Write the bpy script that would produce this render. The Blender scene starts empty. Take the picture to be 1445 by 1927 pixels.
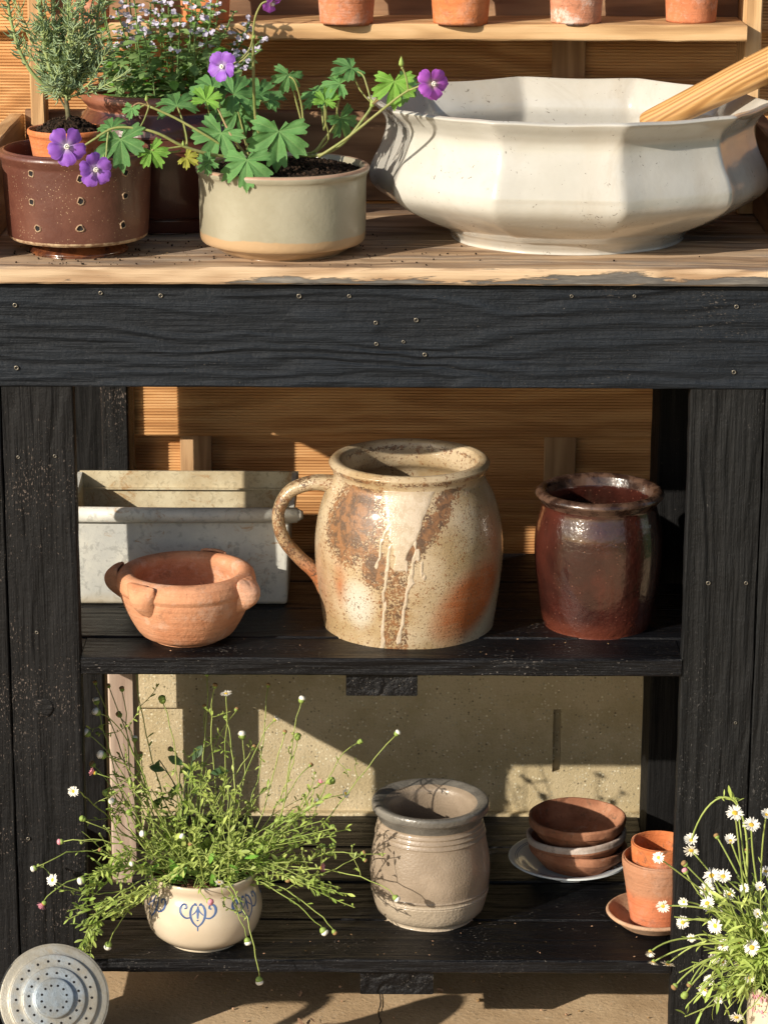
import bpy, bmesh, math, random
from mathutils import Vector, Matrix, noise as mn
random.seed(7)
C = bpy.context.scene.collection
S = bpy.context.scene
R = math.radians

# ---------------------------------------------------------------- camera, sky, sun
F = 5200.0                                     # focal length in photo pixels (photo is 1445 x 1927)
CAM = Vector((0, -2.66, 1.373))
cam_d = bpy.data.cameras.new('camera')
cam = bpy.data.objects.new('camera', cam_d); C.objects.link(cam)
cam_d.sensor_fit = 'VERTICAL'; cam_d.sensor_height = 24; cam_d.lens = 24 * F / 1927
cam_d.clip_start = 0.05; cam_d.clip_end = 500
CM = Matrix.Rotation(R(74), 4, 'X') @ Matrix.Rotation(R(0.22), 4, 'Z')
cam.matrix_world = Matrix.Translation(CAM) @ CM
S.camera = cam

def ray(px, py):
    return (CM.to_3x3() @ Vector(((px - 722.5) / F, -(py - 963.5) / F, -1))).normalized()
def at(px, py, Y):                             # point where the sight line through a photo pixel meets depth Y
    d = ray(px, py); return CAM + d * ((Y - CAM.y) / d.y)
def on(px, py, z):                             # ... meets height z
    d = ray(px, py); return CAM + d * ((z - CAM.z) / d.z)
CF = CM.to_3x3() @ Vector((0, 0, -1))
def mpp(p): return (Vector(p) - CAM).dot(CF) / F   # metres per photo pixel at a point

SUN = Vector((1.12, 1.0, -0.63)).normalized()
sd = bpy.data.lights.new('sun', 'SUN'); sd.energy = 5.0; sd.angle = R(0.55); sd.color = (1, 0.90, 0.76)
so = bpy.data.objects.new('sun', sd); C.objects.link(so)
so.rotation_euler = SUN.to_track_quat('-Z', 'Y').to_euler()
W = bpy.data.worlds.new('World'); S.world = W; W.use_nodes = True
wn = W.node_tree.nodes; wl = W.node_tree.links
sky = wn.new('ShaderNodeTexSky'); sky.sky_type = 'NISHITA'; sky.sun_disc = False
sky.sun_elevation = R(24); sky.sun_rotation = R(225); sky.air_density = 1.0; sky.dust_density = 1.5
bg = wn['Background']; bg.inputs[1].default_value = 0.092
wl.new(sky.outputs[0], bg.inputs[0])
S.view_settings.view_transform = 'Standard'; S.view_settings.look = 'None'
S.view_settings.exposure = 0.28; S.view_settings.gamma = 1
S.view_settings.use_curve_mapping = False
S.cycles.max_bounces = 7; S.cycles.diffuse_bounces = 4; S.cycles.use_denoising = True

# ---------------------------------------------------------------- node helpers
class G:
    def __init__(s, name):
        s.m = bpy.data.materials.new(name); s.m.use_nodes = True
        s.t = s.m.node_tree; s.b = s.t.nodes['Principled BSDF']
    def n(s, typ, ins=None, **pr):
        k = s.t.nodes.new(typ)
        for a, v in pr.items(): setattr(k, a, v)
        for a, v in (ins or {}).items(): s.set(k.inputs[a], v)
        return k
    def set(s, sock, v):
        if isinstance(v, bpy.types.NodeSocket): s.t.links.new(v, sock)
        elif isinstance(v, (tuple, list)):
            sock.default_value = tuple(v) + ((1,) if sock.type == 'RGBA' and len(v) == 3 else ())
        else: sock.default_value = v
    def co(s, sc=(1, 1, 1), rnd=0, off=(0, 0, 0)):
        v = s.n('ShaderNodeTexCoord').outputs['Object']
        if rnd:
            r = s.n('ShaderNodeObjectInfo').outputs['Random']
            v = s.n('ShaderNodeVectorMath', {0: v, 1: s.n('ShaderNodeVectorMath', {0: r, 'Scale': float(rnd)}, operation='SCALE').outputs[0]}, operation='ADD').outputs[0]
        return s.n('ShaderNodeMapping', {'Vector': v, 'Scale': sc, 'Location': off}).outputs[0]
    def noise(s, v, sc, det=4, ro=.55, dis=0):
        return s.n('ShaderNodeTexNoise', {'Vector': v, 'Scale': sc, 'Detail': det, 'Roughness': ro, 'Distortion': dis}).outputs['Fac']
    def vor(s, v, sc, feat='F1', rnd=1.0):
        return s.n('ShaderNodeTexVoronoi', {'Vector': v, 'Scale': sc, 'Randomness': rnd}, feature=feat).outputs['Distance']
    def ss(s, f, a, b, lo=0., hi=1.):
        return s.n('ShaderNodeMapRange', {0: f, 1: a, 2: b, 3: lo, 4: hi}, interpolation_type='SMOOTHSTEP').outputs[0]
    def ma(s, op, a, b=0., c=0.):
        return s.n('ShaderNodeMath', {0: a, 1: b, 2: c}, operation=op).outputs[0]
    def mix(s, f, a, b, bt='MIX'):
        k = s.n('ShaderNodeMix', data_type='RGBA', blend_type=bt)
        s.set(k.inputs[0], f); s.set(k.inputs[6], a); s.set(k.inputs[7], b)
        return k.outputs[2]
    def attr(s, name): return s.n('ShaderNodeAttribute', attribute_name=name)
    def xyz(s, v): return s.n('ShaderNodeSeparateXYZ', {0: v}).outputs
    def out(s, col, rough=.5, bump=None, bs=.3, bd=.001, **kw):
        s.set(s.b.inputs['Base Color'], col); s.set(s.b.inputs['Roughness'], rough)
        if bump is not None:
            s.set(s.b.inputs['Normal'], s.n('ShaderNodeBump', {'Strength': bs, 'Distance': bd, 'Height': bump}).outputs[0])
        for k, v in kw.items(): s.set(s.b.inputs[k.replace('_', ' ')], v)
        return s.m

def wood(name, dark, mid, light, ring=1.0, rough=.7, bs=.5, bd=.0012, knots=.5, grey=None, ringf=170, ramp=(.3,.7), bigw=.55, lowa=26, vary=0):
    """timber whose grain runs along the object's own X axis"""
    g = G(name); v = g.co(rnd=37)
    x, y, z = g.xyz(v)
    kn = g.n('ShaderNodeTexVoronoi', {'Vector': g.n('ShaderNodeMapping', {'Vector': v, 'Scale': (4.5, 9, 9)}).outputs[0], 'Scale': 1.0, 'Randomness': 1.0}).outputs['Distance']
    kk = g.ss(kn, .0, .38, 1, 0)
    lown = g.noise(g.n('ShaderNodeMapping', {'Vector': v, 'Scale': (2.2, 14, 14)}).outputs[0], 1.6, 3, .5, .3)
    d = g.ma('ADD', g.ma('MULTIPLY', g.ma('ADD', z, y), ringf), g.ma('MULTIPLY', lown, lowa))
    d = g.ma('ADD', d, g.ma('MULTIPLY', kk, 9 * knots))
    rings = g.ma('MULTIPLY_ADD', g.ma('SINE', d), .5, .5)
    fib = g.noise(g.n('ShaderNodeMapping', {'Vector': v, 'Scale': (9, 260, 260)}).outputs[0], 1, 5, .65)
    big = g.noise(g.n('ShaderNodeMapping', {'Vector': v, 'Scale': (4, 26, 26)}).outputs[0], 1, 3, .5)
    f = g.ma('ADD', g.ma('MULTIPLY', rings, .38 * ring), g.ma('ADD', g.ma('MULTIPLY', fib, .45), g.ma('ADD', g.ma('MULTIPLY', big, bigw), (.55 - bigw) * .5)))
    c = g.mix(g.ss(f, ramp[0], ramp[1] + .15), dark, mid)
    c = g.mix(g.ss(f, ramp[1] - .05, ramp[1] + .45), c, light)
    c = g.mix(g.ma('MULTIPLY', g.ss(kn, .05, .13, 1, 0), .7 * knots), c, tuple(k * .4 for k in dark))
    if vary: c = g.mix(g.ma('MULTIPLY', g.n('ShaderNodeObjectInfo').outputs['Random'], vary), c, tuple(k * .8 for k in dark))
    if grey:
        gm = g.ss(g.noise(g.n('ShaderNodeMapping', {'Vector': v, 'Scale': (5, 22, 22)}).outputs[0], 1.2, 5, .7), .45, .68)
        c = g.mix(g.ma('MULTIPLY', gm, grey[3]), c, grey[:3])
    return g, v, c, f, rings, fib, rough, bs, bd
def woodm(*a, **k):
    g, v, c, f, rings, fib, rough, bs, bd = wood(*a, **k)
    return g.out(c, rough, g.ma('ADD', g.ma('MULTIPLY', rings, .4), fib), bs, bd)

def blackwood(name, base, spk, amount=.62, rough=.5, bs=.7, spcol=(.16, .14, .12), ringf=170, lowa=26, rb=.7):
    g, v, c, f, rings, fib, _, _, _ = wood(name, base, tuple(k * 1.5 for k in base), tuple(k * 2.3 for k in base), ring=.8, knots=.5, ringf=ringf, lowa=lowa)
    patch = g.noise(v, 9, 4, .6)
    sp = g.noise(g.n('ShaderNodeMapping', {'Vector': v, 'Scale': (260, 620, 620)}).outputs[0], 1, 3, .6)
    sp2 = g.ma('ADD', sp, g.ma('MULTIPLY', g.ma('SUBTRACT', patch, .5), .45))
    m = g.ma('MULTIPLY', g.ss(sp2, amount, amount + .06), spk)
    fine = g.noise(g.n('ShaderNodeMapping', {'Vector': v, 'Scale': (60, 60, 60)}).outputs[0], 1, 6, .8)
    c = g.mix(m, c, g.mix(g.noise(v, 40, 2), spcol, tuple(k * 2 for k in spcol)))
    bump = g.ma('ADD', g.ma('ADD', g.ma('MULTIPLY', rings, rb), fib), g.ma('MULTIPLY', fine, .8))
    bump = g.ma('SUBTRACT', bump, g.ma('MULTIPLY', m, .5))
    ro = g.ma('ADD', rough - .12, g.ma('MULTIPLY', fine, .3))
    return g.out(c, ro, bump, bs, .0022, Specular_IOR_Level=.24)

M = {}
M['fence'] = woodm('fence timber', (.44, .205, .068), (.70, .39, .155), (.84, .55, .27), knots=1.0, rough=.75, ring=.8, bigw=.35, vary=.35)
M['fence_dark'] = woodm('fence timber dark', (.11, .045, .018), (.24, .115, .05), (.36, .19, .085), knots=.6, rough=.75)
M['batten'] = woodm('batten timber', (.30, .17, .08), (.46, .28, .14), (.56, .37, .20), knots=.2, rough=.75)
M['hutch'] = woodm('hutch timber', (.34, .19, .08), (.56, .35, .165), (.70, .49, .27), knots=.5, rough=.7)
M['hutch_brown'] = woodm('hutch brown timber', (.13, .068, .036), (.25, .14, .075), (.36, .22, .12), knots=.8, rough=.7)
M['pale_timber'] = woodm('pale timber', (.28, .20, .155), (.40, .31, .245), (.50, .40, .33), knots=.2, rough=.8)
M['apron'] = blackwood('black painted apron', (.0050, .0074, .0110), .30, .695, .46, 1., ringf=330, lowa=34, rb=.75)
M['leg'] = blackwood('black painted leg', (.0036, .0036, .004), .7, .635, .55, 1., (.13, .105, .09))
M['leg_r'] = blackwood('black painted leg smooth', (.0038, .0042, .0046), .35, .67, .55, 1., (.10, .095, .09))
M['shelf'] = blackwood('black painted shelf', (.0025, .0027, .0036), .55, .69, .36, .8, (.20, .18, .16))
M['deep'] = blackwood('black painted back timber', (.0018, .0018, .002), .25, .68, .7, .8)

# weathered worktop, its front edge with flaking grey paint
def worktop():
    g, v, c, f, rings, fib, _, _, _ = wood('weathered worktop timber', (.20, .12, .068), (.44, .295, .175), (.60, .45, .30), knots=.5, grey=(.27, .25, .23, .55), ringf=110)
    x, y, z = g.xyz(g.co())
    geo = g.xyz(g.n('ShaderNodeNewGeometry').outputs['Normal'])
    edge = g.ss(geo[1], -.75, -.6, 1, 0)
    tan = g.mix(g.ss(f, .3, .9), (.34, .21, .115), (.57, .42, .27))
    flake = g.noise(g.n('ShaderNodeMapping', {'Vector': v, 'Scale': (9, 70, 70)}).outputs[0], 1, 6, .7)
    low = g.ma('MULTIPLY', z, -14)
    fm = g.ss(g.ma('ADD', g.ma('ADD', flake, low), g.ma('MULTIPLY', g.ss(x, -.3, .35), .16)), .60, .66)
    tan = g.mix(fm, tan, g.mix(g.ss(flake, .5, .75), (.09, .085, .08), (.24, .22, .19)))
    c = g.mix(edge, c, tan)
    return g.out(c, .72, g.ma('ADD', g.ma('ADD', g.ma('MULTIPLY', rings, .6), fib), g.ma('MULTIPLY', fm, -.6)), .8, .0015)
M['worktop'] = worktop()

def terracotta(name, a, b, lime=.3, limecol=(.62, .52, .46), moss=0, rough=.85, band=None):
    g = G(name); v = g.co(rnd=11)
    n1 = g.noise(v, 28, 5, .6); n2 = g.noise(v, 240, 4, .7)
    th = g.noise(g.n('ShaderNodeMapping', {'Vector': v, 'Scale': (3, 3, 260)}).outputs[0], 1, 2)
    c = g.mix(g.ss(n1, .35, .68), a, b)
    c = g.mix(g.ma('MULTIPLY', g.ss(th, .45, .7), .18), c, tuple(k * .6 for k in a))
    if band:
        z = g.xyz(g.co())[2]
        bz = g.ma('ADD', z, g.ma('MULTIPLY', g.noise(v, 30, 4), .012))
        c = g.mix(g.ma('MULTIPLY', g.ss(bz, band[0], band[1]), .85), c, band[2])
    lm = g.ss(g.noise(v, 26, 8, .78), .50, .62)
    c = g.mix(g.ma('MULTIPLY', lm, lime), c, limecol)
    dk = g.ss(g.noise(v, 60, 8, .8, .4), .53, .65)
    c = g.mix(g.ma('MULTIPLY', dk, .35 + moss), c, (.10, .07, .045))
    sp = g.ss(g.vor(v, 420), .08, .17, 1, 0)
    c = g.mix(g.ma('MULTIPLY', sp, .45), c, (.10, .04, .02))
    return g.out(c, rough, g.ma('ADD', g.ma('ADD', g.ma('MULTIPLY', n2, .6), g.ma('MULTIPLY', th, .7)), g.ma('MULTIPLY', n1, 1.6)), .8, .0016, Specular_IOR_Level=.25)
M['terra_bright'] = terracotta('bright terracotta', (.56, .175, .06), (.66, .24, .095), .15)
M['terra_pink'] = terracotta('pink bloomed terracotta', (.50, .21, .12), (.58, .28, .18), .75, (.68, .60, .54))
M['terra_mid'] = terracotta('orange terracotta', (.50, .17, .075), (.58, .22, .11), .25)
M['terra_bowl'] = terracotta('rustic terracotta', (.52, .225, .115), (.60, .30, .17), .35, (.66, .50, .40))
M['terra_old'] = terracotta('aged terracotta', (.24, .10, .055), (.42, .20, .115), .5, (.44, .34, .27), .35)
M['terra_rim'] = terracotta('limed terracotta', (.32, .14, .08), (.46, .24, .16), .4, (.58, .52, .47), .2)
M['terra_chip'] = terracotta('chipped terracotta', (.50, .15, .05), (.62, .22, .085), .2, moss=.45)
M['terra_two'] = terracotta('two tone terracotta', (.50, .155, .07), (.54, .19, .09), .1, band=(.038, .052, (.38, .20, .115)))
M['terra_saucer'] = terracotta('tan terracotta', (.40, .23, .14), (.50, .31, .19), .3, (.5, .4, .3))

def glaze(name, a, b, rough=.15, spots=(.05, .02, .01), spa=.5, coat=.6, bs=.25, low=None, spv=300, nsc=14, var2=None, peel=170, chips=0):
    g = G(name); v = g.co()
    n1 = g.noise(v, nsc, 5, .6, .2)
    c = g.mix(g.ss(n1, .38, .64), a, b)
    if var2: c = g.mix(g.ma('MULTIPLY', g.ss(g.noise(g.n('ShaderNodeMapping', {'Vector': v, 'Scale': (9, 9, 3)}).outputs[0], 2, 5, .65), .5, .66), .6), c, var2)
    sp = g.ss(g.vor(v, spv), .12, .22, 1, 0)
    pm = g.ss(g.noise(v, 90, 3), .48, .6)
    c = g.mix(g.ma('MULTIPLY', g.ma('MULTIPLY', sp, pm), spa), c, spots)
    if low:
        z = g.ma('ADD', g.xyz(v)[2], g.ma('MULTIPLY', g.noise(v, 25, 3), .008))
        c = g.mix(g.ss(z, low[0], low[1], 1, 0), c, low[2])
    if chips:
        ch = g.noise(v, 150, 5, .7, 1.2); cm = g.ss(g.noise(v, 17, 4, .7), .50, .66)
        c = g.mix(g.ma('MULTIPLY', g.ss(g.ma('ADD', ch, g.ma('MULTIPLY', cm, .07)), .655, .69), .8), c, spots)
        st_ = g.ss(g.noise(v, 9, 7, .75, .8), .55, .70)
        c = g.mix(g.ma('MULTIPLY', st_, .22), c, (.30, .25, .18))
    pit = g.noise(v, peel, 3, .5)
    return g.out(c, g.ma('ADD', rough, g.ma('MULTIPLY', n1, .14)), g.ma('ADD', g.ma('MULTIPLY', pit, .7), g.ma('MULTIPLY', n1, 1.5)), bs, .0012, Coat_Weight=coat, Coat_Roughness=.08)
M['brown_glaze'] = glaze('red brown glaze', (.026, .008, .006), (.060, .015, .010), .10, (.30, .14, .09), .35, 1.0, 1.2, spv=230, var2=(.05, .026, .018), low=(.004, .030, (.12, .032, .018)))
M['brown_rim'] = glaze('worn brown glaze', (.022, .011, .008), (.095, .055, .038), .2, (.05, .02, .01), .5, .4, .5, nsc=60)
M['oxblood'] = glaze('dark oxblood glaze', (.060, .017, .012), (.10, .030, .019), .22, (.2, .1, .06), .3, .6, .3)
M['oxblood_rim'] = glaze('oxblood rim glaze', (.17, .055, .03), (.26, .10, .06), .3, (.06, .02, .01), .4, .3, .4)
M['colander'] = glaze('matt brown glaze', (.095, .032, .022), (.14, .054, .036), .34, (.50, .36, .22), .75, .25, .45, spv=380)
M['colander_chip'] = glaze('chipped buff clay', (.22, .12, .07), (.50, .37, .23), .6, (.10, .04, .02), .6, 0, .6, nsc=130)
M['colander_foot'] = glaze('glossy treacle glaze', (.055, .018, .010), (.20, .065, .022), .14, (.05, .02, .01), .4, .8, .3, nsc=60)
M['stone_cream'] = glaze('cream stoneware glaze', (.31, .285, .205), (.37, .345, .26), .24, (.26, .20, .13), .5, .35, .35, spv=420, low=(.0255, .0275, (.44, .30, .17)))
M['stone_rim'] = glaze('bare pink stoneware rim', (.36, .22, .15), (.44, .30, .21), .5, (.2, .12, .08), .3, 0, .3)
M['ironstone'] = glaze('ivory ironstone glaze', (.46, .445, .395), (.52, .51, .47), .12, (.10, .08, .06), .0, .7, .22, spv=150, nsc=9, var2=(.49, .46, .40), chips=1)
M['pot_cream'] = glaze('cream tin glaze', (.60, .50, .37), (.64, .55, .42), .10, (.4, .3, .2), .2, .7, .06)
M['plate'] = glaze('blue white glaze', (.58, .65, .68), (.68, .73, .74), .12, (.3, .3, .3), .3, .6, .08)
M['blue_line'] = glaze('cobalt glaze line', (.05, .09, .22), (.09, .16, .34), .2, (.04, .06, .15), .2, .3, .1)
M['grey_glaze'] = glaze('grey salt glaze', (.25, .195, .14), (.34, .27, .20), .38, (.10, .07, .05), .55, .3, .62, spv=420, peel=420)
M['grey_rim'] = glaze('blue grey salt glaze', (.105, .098, .086), (.19, .178, .155), .22, (.06, .05, .04), .7, .5, .9, peel=300)
M['grey_low'] = glaze('buff salt glaze', (.34, .28, .205), (.41, .34, .255), .42, (.15, .10, .06), .5, .2, 1., peel=330)

def jar_glaze():
    g = G('speckled salt glaze'); v = g.co(); a = g.attr('mask'); mk = g.n('ShaderNodeSeparateColor', {0: a.outputs['Color']}).outputs
    n1 = g.noise(v, 18, 5, .6); fine = g.noise(v, 420, 3, .6, .8); med = g.noise(v, 120, 4, .65, .4)
    c = g.mix(g.ss(n1, .35, .65), (.37, .265, .14), (.50, .40, .265))
    wv = g.noise(g.n('ShaderNodeMapping', {'Vector': v, 'Scale': (12, 12, 260)}).outputs[0], 1, 3, .6)
    c = g.mix(g.ma('MULTIPLY', mk[1], g.ss(g.ma('ADD', g.ma('MULTIPLY', wv, .22), g.ma('MULTIPLY', n1, .78)), .25, .60)), c, (.38, .115, .035))
    pale = g.ss(a.outputs['Alpha'], .2, 1); c = g.mix(g.ma('MULTIPLY', pale, .9), c, (.56, .56, .49))
    brown = g.mix(g.ss(med, .4, .62), (.075, .035, .018), (.24, .105, .038))
    sp = g.ss(g.ma('ADD', g.ma('ADD', g.ma('MULTIPLY', fine, .8), g.ma('MULTIPLY', med, .2)), g.ma('MULTIPLY', g.ma('SUBTRACT', mk[0], 1.), .24)), .425, .475)
    c = g.mix(g.ma('MULTIPLY', sp, .9), c, brown)
    c = g.mix(g.ss(mk[2], .42, .55), c, g.mix(g.ss(med, .4, .6), (.47, .38, .27), (.54, .45, .34)))
    h = g.ma('ADD', g.ma('MULTIPLY', g.ss(mk[2], .3, .75), 1.2), g.ma('ADD', g.ma('MULTIPLY', fine, .8), g.ma('MULTIPLY', wv, .6)))
    return g.out(c, g.ma('ADD', .22, g.ma('MULTIPLY', sp, .25)), h, .55, .0011, Coat_Weight=.35, Coat_Roughness=.12)
M['jar'] = jar_glaze()

def galv(name, a, b, rust, rough=.45, metal=.25, sc=1.0):
    g = G(name); v = g.co()
    n1 = g.noise(v, 16 * sc, 6, .65); n2 = g.noise(v, 120 * sc, 4, .7, .5)
    c = g.mix(g.ss(n1, .35, .65), a, b)
    c = g.mix(g.ma('MULTIPLY', g.ss(n2, .52, .64), .5), c, tuple(k * .55 for k in a))
    if rust:
        rm = g.ss(g.noise(v, 34, 8, .8, 1.0), .545, .66)
        c = g.mix(g.ma('MULTIPLY', rm, rust), c, g.mix(n2, (.30, .15, .05), (.42, .30, .16)))
        lz = g.ss(g.ma('ADD', g.xyz(v)[2], g.ma('MULTIPLY', n1, .03)), .014, .028, 1, 0)
        c = g.mix(g.ma('MULTIPLY', lz, .5), c, (.42, .33, .18))
    return g.out(c, g.ma('ADD', rough - .1, g.ma('MULTIPLY', n2, .3)), g.ma('ADD', n2, n1), .35, .001, Metallic=metal)
M['trough'] = galv('galvanised trough', (.48, .49, .465), (.62, .62, .56), .9, .5, .08)
M['trough_in'] = galv('rusting trough inside', (.46, .38, .24), (.60, .54, .38), 1.0, .6, .03, 1.4)
M['zinc'] = galv('zinc rose', (.19, .24, .285), (.31, .37, .42), .25, .45, .35, 2.2)
g = G('dark hole'); M['hole'] = g.out((.006, .005, .005), .9)
g = G('screw steel'); M['screw'] = g.out((.25, .23, .19), .4, Metallic=.8)

def concrete(name, a, b, agg, scale=1.0, aggamt=.7, bs=.5):
    g = G(name); v = g.co()
    n1 = g.noise(v, 7 * scale, 8, .7); n2 = g.noise(v, 260 * scale, 4, .7)
    vo = g.n('ShaderNodeTexVoronoi', {'Vector': v, 'Scale': 190 * scale, 'Randomness': 1.0})
    st = g.ss(vo.outputs['Distance'], .20, .40, 1, 0)
    pick = g.ss(g.noise(v, 70 * scale, 3, .6), .44, .55)
    c = g.mix(g.ss(n1, .38, .62), a, b)
    tone = g.mix(g.xyz(vo.outputs['Color'])[0], agg, tuple(k * .42 for k in a))
    c = g.mix(g.ma('MULTIPLY', g.ma('MULTIPLY', st, pick), aggamt), c, tone)
    pit = g.ss(g.vor(v, 260 * scale), .06, .16, 1, 0)
    pk2 = g.ss(g.noise(v, 45 * scale, 2), .52, .58)
    c = g.mix(g.ma('MULTIPLY', g.ma('MULTIPLY', pit, pk2), .7), c, (.06, .045, .03))
    c = g.mix(g.ma('MULTIPLY', g.ss(n2, .5, .7), .25), c, tuple(k * .5 for k in a))
    dn = g.ss(g.noise(v, 3.5 * scale, 7, .7), .55, .75)
    c = g.mix(g.ma('MULTIPLY', dn, .3), c, tuple(k * .45 for k in a))
    return g.out(c, .9, g.ma('ADD', g.ma('ADD', n2, g.ma('MULTIPLY', n1, .8)), g.ma('MULTIPLY', st, .12)), bs, .0015, Specular_IOR_Level=.25)
M['gravel'] = concrete('pebbly concrete', (.44, .36, .215), (.56, .47, .31), (.82, .76, .56), 1.25, 1., .8)
M['ground'] = concrete('concrete path', (.46, .32, .185), (.60, .44, .27), (.70, .57, .40), .7, .45, .6)
def lawn():
    g = G('lawn'); v = g.co()
    return g.out(g.mix(g.noise(v, 30, 5), (.03, .07, .015), (.09, .15, .03)), .9)
M['lawn'] = lawn()
def soilm(name, a, b):
    g = G(name); v = g.co(); n = g.noise(v, 180, 5, .7)
    return g.out(g.mix(g.ss(n, .4, .65), a, b), .95, n, 1, .003, Specular_IOR_Level=.2)
M['soil'] = soilm('potting compost', (.012, .008, .005), (.055, .032, .02))
M['soil_dry'] = soilm('dry red compost', (.09, .035, .02), (.26, .13, .08))

def leafm(name, a, b, vein=None, rough=.5, trans=.25, sc=60):
    g = G(name); v = g.co(rnd=5)
    c = g.mix(g.ss(g.noise(v, sc, 4, .6), .35, .65), a, b)
    c = g.mix(g.ma('MULTIPLY', g.n('ShaderNodeObjectInfo').outputs['Random'], .45), c, tuple(min(1, k * 1.7) for k in b))
    if vein:
        at_ = g.attr('vein').outputs['Fac']
        c = g.mix(g.ma('MULTIPLY', at_, .75), c, vein)
    g.set(g.b.inputs['Base Color'], c); g.set(g.b.inputs['Roughness'], rough)
    g.set(g.b.inputs['Specular IOR Level'], .35)
    bm_ = g.n('ShaderNodeBump', {'Strength': .5, 'Distance': .0008, 'Height': g.noise(v, 260, 3)}).outputs[0]
    g.set(g.b.inputs['Normal'], bm_)
    tr = g.n('ShaderNodeBsdfTranslucent', {'Color': g.mix(.35, c, (.35, .5, .05))})
    mx = g.n('ShaderNodeMixShader', {0: trans, 1: g.b.outputs[0], 2: tr.outputs[0]})
    g.t.links.new(mx.outputs[0], g.t.nodes['Material Output'].inputs['Surface'])
    return g.m
M['leaf_dark'] = leafm('geranium leaf', (.055, .165, .050), (.11, .26, .075), (.20, .36, .12))
M['leaf_young'] = leafm('young geranium leaf', (.10, .26, .03), (.17, .36, .05), (.28, .46, .10))
M['leaf_old'] = leafm('yellowing leaf', (.38, .22, .03), (.20, .26, .03), (.4, .35, .1))
M['stem'] = leafm('geranium stem', (.17, .22, .06), (.27, .27, .10), None, .5, .1)
M['stem_red'] = leafm('reddish stem', (.30, .17, .10), (.26, .22, .09), None, .5, .1)
M['needle'] = leafm('grey green needle', (.19, .29, .17), (.34, .44, .26), None, .6, .2, 30)
M['needle_stem'] = leafm('pale green stem', (.20, .28, .10), (.30, .36, .15), None, .6, .1)
M['mint'] = leafm('catmint leaf', (.12, .23, .07), (.24, .36, .13), (.18, .28, .10), .6, .25, 25)
M['mint_flower'] = leafm('pale lavender petal', (.50, .42, .72), (.66, .60, .82), None, .6, .35)
M['flea'] = leafm('fleabane leaf', (.24, .38, .06), (.50, .58, .16), None, .5, .3, 20)
M['flea_stem'] = leafm('fleabane stem', (.20, .28, .06), (.33, .39, .11), None, .5, .15, 20)
M['flea_leaf_dark'] = leafm('seedling leaf', (.035, .08, .03), (.055, .11, .04), None, .5, .25)
M['trunk'] = woodm('plant stem bark', (.05, .045, .02), (.12, .11, .05), (.2, .19, .1), knots=0)
def petalm(name, a, b, c3):
    g = G(name); v = g.co(rnd=3); t = g.attr('tt').outputs['Fac']; ve = g.attr('vein').outputs['Fac']
    c = g.mix(g.ss(t, .08, .5), c3, g.mix(g.noise(v, 80, 3), a, b))
    c = g.mix(g.ma('MULTIPLY', ve, .8), c, tuple(k * .45 for k in a))
    g.set(g.b.inputs['Base Color'], c); g.set(g.b.inputs['Roughness'], .55)
    tr = g.n('ShaderNodeBsdfTranslucent', {'Color': c})
    mx = g.n('ShaderNodeMixShader', {0: .35, 1: g.b.outputs[0], 2: tr.outputs[0]})
    g.t.links.new(mx.outputs[0], g.t.nodes['Material Output'].inputs['Surface'])
    return g.m
M['petal_purple'] = petalm('violet petal', (.30, .10, .62), (.42, .17, .74), (.62, .50, .74))
M['petal_pinkish'] = petalm('magenta violet petal', (.44, .09, .60), (.54, .15, .70), (.48, .36, .30))
g = G('white ray petal'); M['ray'] = g.out((.78, .76, .68), .6, Subsurface_Weight=.0)
g = G('pink ray petal'); M['ray_pink'] = g.out((.70, .28, .34), .6)
g = G('yellow disc'); M['disc'] = g.out(g.mix(g.noise(g.co(), 900, 2), (.50, .28, .02), (.75, .52, .06)), .8)
g = G('green calyx'); M['calyx'] = g.out((.24, .34, .07), .6)
g = G('brown seed head'); M['seed'] = g.out((.28, .17, .07), .8)
M['handle_wood'] = woodm('beech handle', (.26, .12, .035), (.50, .27, .09), (.62, .38, .16), knots=.1, rough=.55, ringf=900, lowa=50, bs=.6)

# ---------------------------------------------------------------- building helpers
def tag(o, label=None, cat=None, group=None, kind=None):
    if label: o['label'] = label
    if cat: o['category'] = cat
    if group: o['group'] = group
    if kind: o['kind'] = kind
    return o
def thing(name, label, cat, loc=(0, 0, 0), group=None, rot=None):
    o = bpy.data.objects.new(name, None); C.objects.link(o)
    o.location = loc; o.empty_display_size = .02
    if rot: o.rotation_euler = rot
    return tag(o, label, cat, group)
def mesh(name, verts, faces, mat, parent=None, loc=(0, 0, 0), rot=(0, 0, 0), smooth=True, mi=None, label=None):
    me = bpy.data.meshes.new(name); me.from_pydata([tuple(v) for v in verts], [], faces); me.validate()
    for m_ in (mat if isinstance(mat, (list, tuple)) else [mat]): me.materials.append(m_)
    if smooth: me.shade_smooth()
    if mi: me.polygons.foreach_set('material_index', mi)
    o = bpy.data.objects.new(name, me); C.objects.link(o)
    o.location = loc; o.rotation_euler = rot
    if parent: o.parent = parent
    if label: o['label'] = label
    return o
def again(o, parent, loc=(0, 0, 0), rot=(0, 0, 0), sc=1, mat=None):
    c = o.copy(); C.objects.link(c); c.parent = parent; c.location = loc; c.rotation_euler = rot
    c.scale = (sc,) * 3 if not isinstance(sc, tuple) else sc
    return c

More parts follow.
